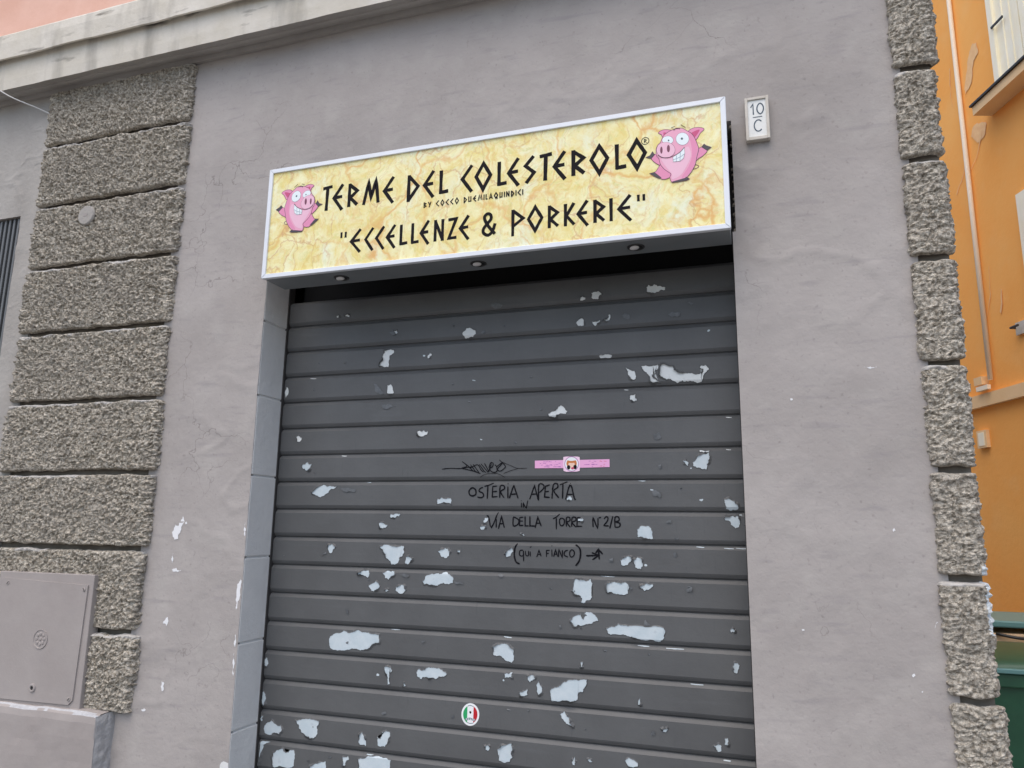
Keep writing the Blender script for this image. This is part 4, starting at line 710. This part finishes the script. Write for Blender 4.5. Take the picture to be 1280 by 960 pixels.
# ================================================================== utility panel
up = empty('utility_panel', (-1.03, YF, .81), 'grey painted utility cupboard door with round rosette, low on the left stone pilaster', 'panel')
fy = YF - .052
MB().box(-1.30, -.737, fy, YF, .808, 1.366, M['panel'], .003).build('frame', up)
mb = MB(); pts = [(-1.276, .820), (-.797, .826), (-.775, .846), (-.762, 1.322), (-1.272, 1.338)]
yo = fy - .006
mb.poly([(x, yo, z) for x, z in pts], M['panel']); n = len(pts)
mb.add([(x, y, z) for y in (yo, fy + .001) for x, z in pts], [(i, (i + 1) % n, n + (i + 1) % n, n + i) for i in range(n)], M['panel'])
dr = mb.build('door', up)
for x, z, an in ((-1.235, 1.317, .9), (-.780, 1.303, 2.2), (-.793, .850, .8)):
    mb = MB().lathe((x, yo, z), (0, -1, 0), [(.0085, 0), (.0085, .002), (.006, .003), (.0001, .0032)], M['panel'], 14)
    dx, dz = math.cos(an) * .008, math.sin(an) * .008
    ribbon(mb, [(x - dx, z - dz), (x + dx, z + dz)], .0032, yo - .0036, M['screw'])
    mb.build('screw', dr)
mb = MB().lathe((-.997, yo, 1.084), (0, -1, 0), [(.042, 0), (.042, .003), (.038, .003), (.037, .0006), (.0001, .0006)], M['panel'], 32)
for i in range(9):
    t = i * 2 * math.pi / 8; rr_ = .022 if i < 8 else 0
    mb.lathe((-.997 + rr_ * math.cos(t), yo, 1.084 + rr_ * math.sin(t)), (0, -1, 0), [(.0085, .0005), (.0065, .0035), (.0025, .0045), (.0001, .003)], M['panel'], 10)
mb.build('rosette', dr)
mb = MB().lathe((-1.007, yo, .879), (0, -1, 0), [(.018, 0), (.018, .004), (.014, .006), (.009, .005), (.009, .001)], M['panel'], 20)
mb.lathe((-1.007, yo - .0015, .879), (0, -1, 0), [(.009, 0), (.0001, 0)], M['screw'], 14); mb.build('lock', dr)
# ================================================================== round cover on the pilaster
rc = empty('round_cover', (-1.092, YF - .04, 3.10), 'small round grey cap set on the rough stone of the left pilaster', 'cover plate')
import_c = (-1.080, YF - .030, 3.097)
MB().lathe(import_c, (0, -1, 0), [(.052, 0), (.050, .006), (.046, .010), (.0001, .0105)], M['plaster_left'], 28).build('disc', rc)
MB().box(-1.092, -1.068, YF - .0415, YF - .040, 3.090, 3.104, M['panel']).build('badge', rc)
# ================================================================== barred window at the far left
bw = empty('barred_window', (-2.02, YF, 1.9), 'narrow window closed by upright grey iron bars at the far left edge', 'window')
MB().box(-2.46, -1.581, YF + .05, YF + .06, 1.9, 3.17, M['black']).build('dark_pane', bw)
for x in np.arange(-2.44, -1.585, .0315):
    MB().box(x, x + .015, YF + .018, YF + .034, 1.9, 3.168, M['grille'], .003).build('bar', bw)
for z in (2.20, 2.78): MB().box(-2.458, -1.583, YF + .0345, YF + .042, z, z + .02, M['grille']).build('crossbar', bw)
# ================================================================== white cable
cbl = [(-2.4, -.345, 4.12), (-2.1, -.345, 4.045), (-1.93, -.338, 3.985), (-1.78, -.33, 3.90), (-1.64, -.29, 3.81), (-1.53, -.225, 3.765), (-1.462, -.185, 3.735)]
cc = MB(); pts = [Vector(p) for p in cbl]; sm = []
for i in range(len(pts) - 1):
    g = lambda j: pts[max(0, min(len(pts) - 1, j))]
    for t in np.linspace(0, 1, 6)[:-1]:
        p0, p1, p2, p3 = g(i - 1), g(i), g(i + 1), g(i + 2)
        sm.append(.5 * (2 * p1 + (p2 - p0) * t + (2 * p0 - 5 * p1 + 4 * p2 - p3) * t * t + (3 * p1 - p0 - 3 * p2 + p3) * t ** 3))
sm.append(pts[-1])
o = cc.tube(sm, .0032, M['cable'], 8).build('cable', o=(-1.462, -.185, 3.735), smooth=True)
tag(o, 'thin white cable sagging from the cornice to the wall at the top left', 'cable')
# ================================================================== orange building across the side street
Q = Vector((3.54077, 2.97949, 0)); D_ = Vector((SX, SY, 0)); N_ = Vector((-SY, SX, 0))     # along, outwards
ob = empty('orange_building', (3.54077, 2.97949, 0), 'bright orange rendered building across the side street at the right edge', 'building')
def W3(s, z, o=0): p = Q + D_ * s + N_ * o; return (p.x, p.y, z)
def obox(mb, s0, s1, o0, o1, z0, z1, m):
    vs = [W3(s, z, o) for s in (s0, s1) for o in (o0, o1) for z in (z0, z1)]
    return mb.add(vs, [(0, 1, 3, 2), (4, 6, 7, 5), (0, 4, 5, 1), (2, 3, 7, 6), (0, 2, 6, 4), (1, 5, 7, 3)], m)
obox(MB(), -2.2, 6, -3, 0, 0, 7.5, M['orange']).build('wall', ob)
obox(MB(), -2.2, 6, 0, .035, 2.452, 2.537, M['beige_band']).build('string_course', ob)
# louvred shutter with sill
wdw = obox(MB(), -1.75, -.556, 0, .02, 4.47, 6.3, M['cream']).build('window', ob)
for i in range(4):
    a = -1.75 + i * .2985
    shl = MB(); obox(shl, a + .004, a + .050, .02, .055, 4.49, 6.28, M['cream']); obox(shl, a + .247, a + .2945, .02, .055, 4.49, 6.28, M['cream'])
    obox(shl, a + .05, a + .247, .02, .036, 4.49, 6.28, M['cream']); obox(shl, a + .10, a + .11, .036, .042, 4.5, 6.2, M['cream']); obox(shl, a + .17, a + .18, .036, .042, 4.5, 6.2, M['cream'])
    shl.build('shutter_leaf', wdw)
obox(MB(), -.72, -.60, .058, .066, 4.93, 4.945, M['dark']).build('latch', wdw)
sl_ = MB(); obox(sl_, -1.9, -.42, 0, .13, 4.40, 4.462, M['beige_band']); obox(sl_, -1.9, -.41, .0, .145, 4.464, 4.478, M['dark']); sl_.build('sill', wdw)
w2 = obox(MB(), -1.7, -.59, 0, .03, 3.0, 3.74, M['cream']).build('window', ob)
obox(MB(), -1.6, -.63, .031, .034, 3.05, 3.70, M['cream']).build('pane', w2)
# cracks and bare patches
def obl(pts, m, off=.004):
    mb = MB(); vs = [W3(s, z, off) for s, z in pts]; mb.poly(vs, m); return mb
for pts in ([(-.36, 4.93), (-.30, 4.90), (-.27, 4.80), (-.22, 4.74), (-.17, 4.72), (-.18, 4.80), (-.22, 4.88), (-.26, 4.98), (-.31, 5.03), (-.35, 5.01)], [(-.30, 4.42), (-.22, 4.44), (-.18, 4.38), (-.24, 4.30), (-.33, 4.31), (-.36, 4.38)]):
    obl([(s, z) for s, z in fractal(pts, .012, 2)], M['greyrender']).build('bare_patch', ob)
def crack(pts, wd=.004):
    pts = resample(pts, .05); pts = [(a + random.uniform(-.008, .008), b + random.uniform(-.006, .006)) for a, b in pts]; mb = MB(); vs = []
    for i, (s, z) in enumerate(pts): h = wd / 2 * random.uniform(.4, 1.3); vs += [W3(s - h, z - h, .005), W3(s + h, z + h, .005)]
    mb.add(vs, [(2 * i, 2 * i + 1, 2 * i + 3, 2 * i + 2) for i in range(len(pts) - 1)], M['greyrender']).build('crack', ob)
crack([(-.02, 5.02), (-.01, 4.9), (.0, 4.72)], .006); crack([(-.14, 4.15), (-.22, 4.2), (-.3, 4.36), (-.36, 4.30)], .006); crack([(-.32, 3.2), (-.30, 3.1), (-.28, 3.05)], .012)
crack([(-.1, 3.0), (-.2, 3.2), (-.22, 3.4)], .004); crack([(.05, 4.05), (-.05, 4.15), (-.12, 4.3)], .005)
# conduit with its box
mb = MB(); mb.tube([W3(-.128, z, .022) for z in (7.5, 6, 4, 2.62)], .016, M['conduit'], 10); cnd = mb.build('conduit', ob, smooth=True)
jb = MB(); obox(jb, -.075, .012, .0, .05, 2.60, 2.655, M['beige_band']); obox(jb, -.145, -.02, .036, .06, 2.555, 2.585, M['conduit']); jb.build('junction_box', ob)
# number plate and iron hook
pq = empty('wall_plate', W3(.02, 2.23), 'small cream rectangular plate on the orange wall below its band', 'plate')
obox(MB(), -.02, .085, 0, .025, 2.175, 2.295, M['beige_band']).build('plate', pq); obox(MB(), .0, .065, .025, .028, 2.19, 2.28, M['cream']).build('face', pq)
hk = MB(); hk.tube([W3(-.43, 2.90, 0), W3(-.43, 2.90, .05), W3(-.5, 2.90, .05)], .008, M['dark'], 8); obox(hk, -.52, -.43, 0, .02, 2.85, 2.93, M['tile_frame']); hk.build('shutter_catch', ob)
# ================================================================== bins
def bin_(name, x0, x1, y0, y1, h, m, lidm, label, cat):
    e = empty(name, ((x0 + x1) / 2, (y0 + y1) / 2, 0), label, cat); t = .04
    mb = MB(); vs = []
    for z, s in ((.06, 1), (h * .85, .2), (h - .02, 0)):
        vs += [(x0 + t * s, y0 + t * s, z), (x1 - t * s, y0 + t * s, z), (x1 - t * s, y1 - t * s, z), (x0 + t * s, y1 - t * s, z)]
    fs = [(0, 3, 2, 1)]
    for k in (0, 4): fs += [(k + i, k + (i + 1) % 4, k + 4 + (i + 1) % 4, k + 4 + i) for i in range(4)]
    mb.add(vs, fs, m); mb.build('body', e)
    MB().box(x0 - .018, x1 + .018, y0 - .018, y1 + .018, h - .075, h - .015, m, .008).build('rim', e)
    for x in (x0 + .08, x1 - .08): MB().lathe((x - .03, y1 - .05, .1), (1, 0, 0), [(.001, 0), (.1, 0), (.1, .05), (.001, .05)], M['black'], 20).build('wheel', e)
    return e
b1 = bin_('waste_bin', 2.93, 3.62, 1.02, 1.62, 1.03, M['green'], M['green'], 'dark green plastic waste bin behind the stone corner at the bottom right', 'bin')
# domed lid
X_, T_2 = np.meshgrid(np.linspace(2.905, 3.645, 30), np.linspace(0, math.pi, 20), indexing='ij')
LY = 1.32 - .325 * np.cos(T_2); LZ = 1.02 + .075 * np.sin(T_2) ** .7 * (1 - ((X_ - 3.275) / .385) ** 6 * .6)
lid = gridmesh('lid', X_, LY, LZ, [M['green']], None, b1, flip=True)
MB().box(2.895, 3.655, .985, 1.03, 1.015, 1.035, M['teal'], .004).build('lid_edge', b1)  # lighter teal strip paints in the highlight along the lid rim
b2 = bin_('recycling_bin', 2.92, 3.56, 1.86, 2.36, 1.10, M['card'], M['teal'], 'beige recycling bin with a teal lid edge, behind the dark green bin', 'bin')
MB().box(2.90, 3.58, 1.83, 2.38, 1.115, 1.15, M['teal'], .008).build('lid', b2)
hd = [(3.19 + .17 * t, 1.835 - .03 * math.sin(t * math.pi), 1.083 - .018 * math.sin(t * math.pi * .5)) for t in np.linspace(0, 1, 9)]
MB().tube(hd, .008, M['dark'], 8).build('handle', b2, smooth=True)
# more small flakes and scuffs on the slats, each lying on its own slat
rs = random.Random(21)
for k in range(0, 18):
    zt = Z0 - k * PT
    for _ in range(rs.choice([2, 3, 4])):
        x = rs.uniform(.05, 1.93); z = zt - rs.uniform(.022, .09); a = rs.uniform(.003, .009); b = rs.uniform(.002, .005); an = rs.uniform(-.6, .6)
        if .75 < x < 1.5 and 4 < k < 9 or .78 < x < 1.05 and 11 < k < 16: continue
        pts = [(x + a * math.cos(t) * rs.uniform(.6, 1.2), z + b * math.sin(t) * rs.uniform(.6, 1.2) + a * math.cos(t) * an * .4) for t in np.linspace(0, 2 * math.pi, 8, endpoint=False)]
        mb = MB(); bare = rs.random() < .3
        n = len(pts); lift = 0 if bare else rs.uniform(.002, .005)
        mb.add([(x, -.0009 - lift * .6, z)] + [(p[0], -.0006 - (lift * max(0, math.sin(i * 2 * math.pi / n + an * 4))), p[1]) for i, p in enumerate(pts)], [(0, 1 + (i + 1) % n, 1 + i) for i in range(n)], M['bare'] if bare else M['flake'])
        mb.build('bare_patch' if bare else 'raised_flake', SL[k])
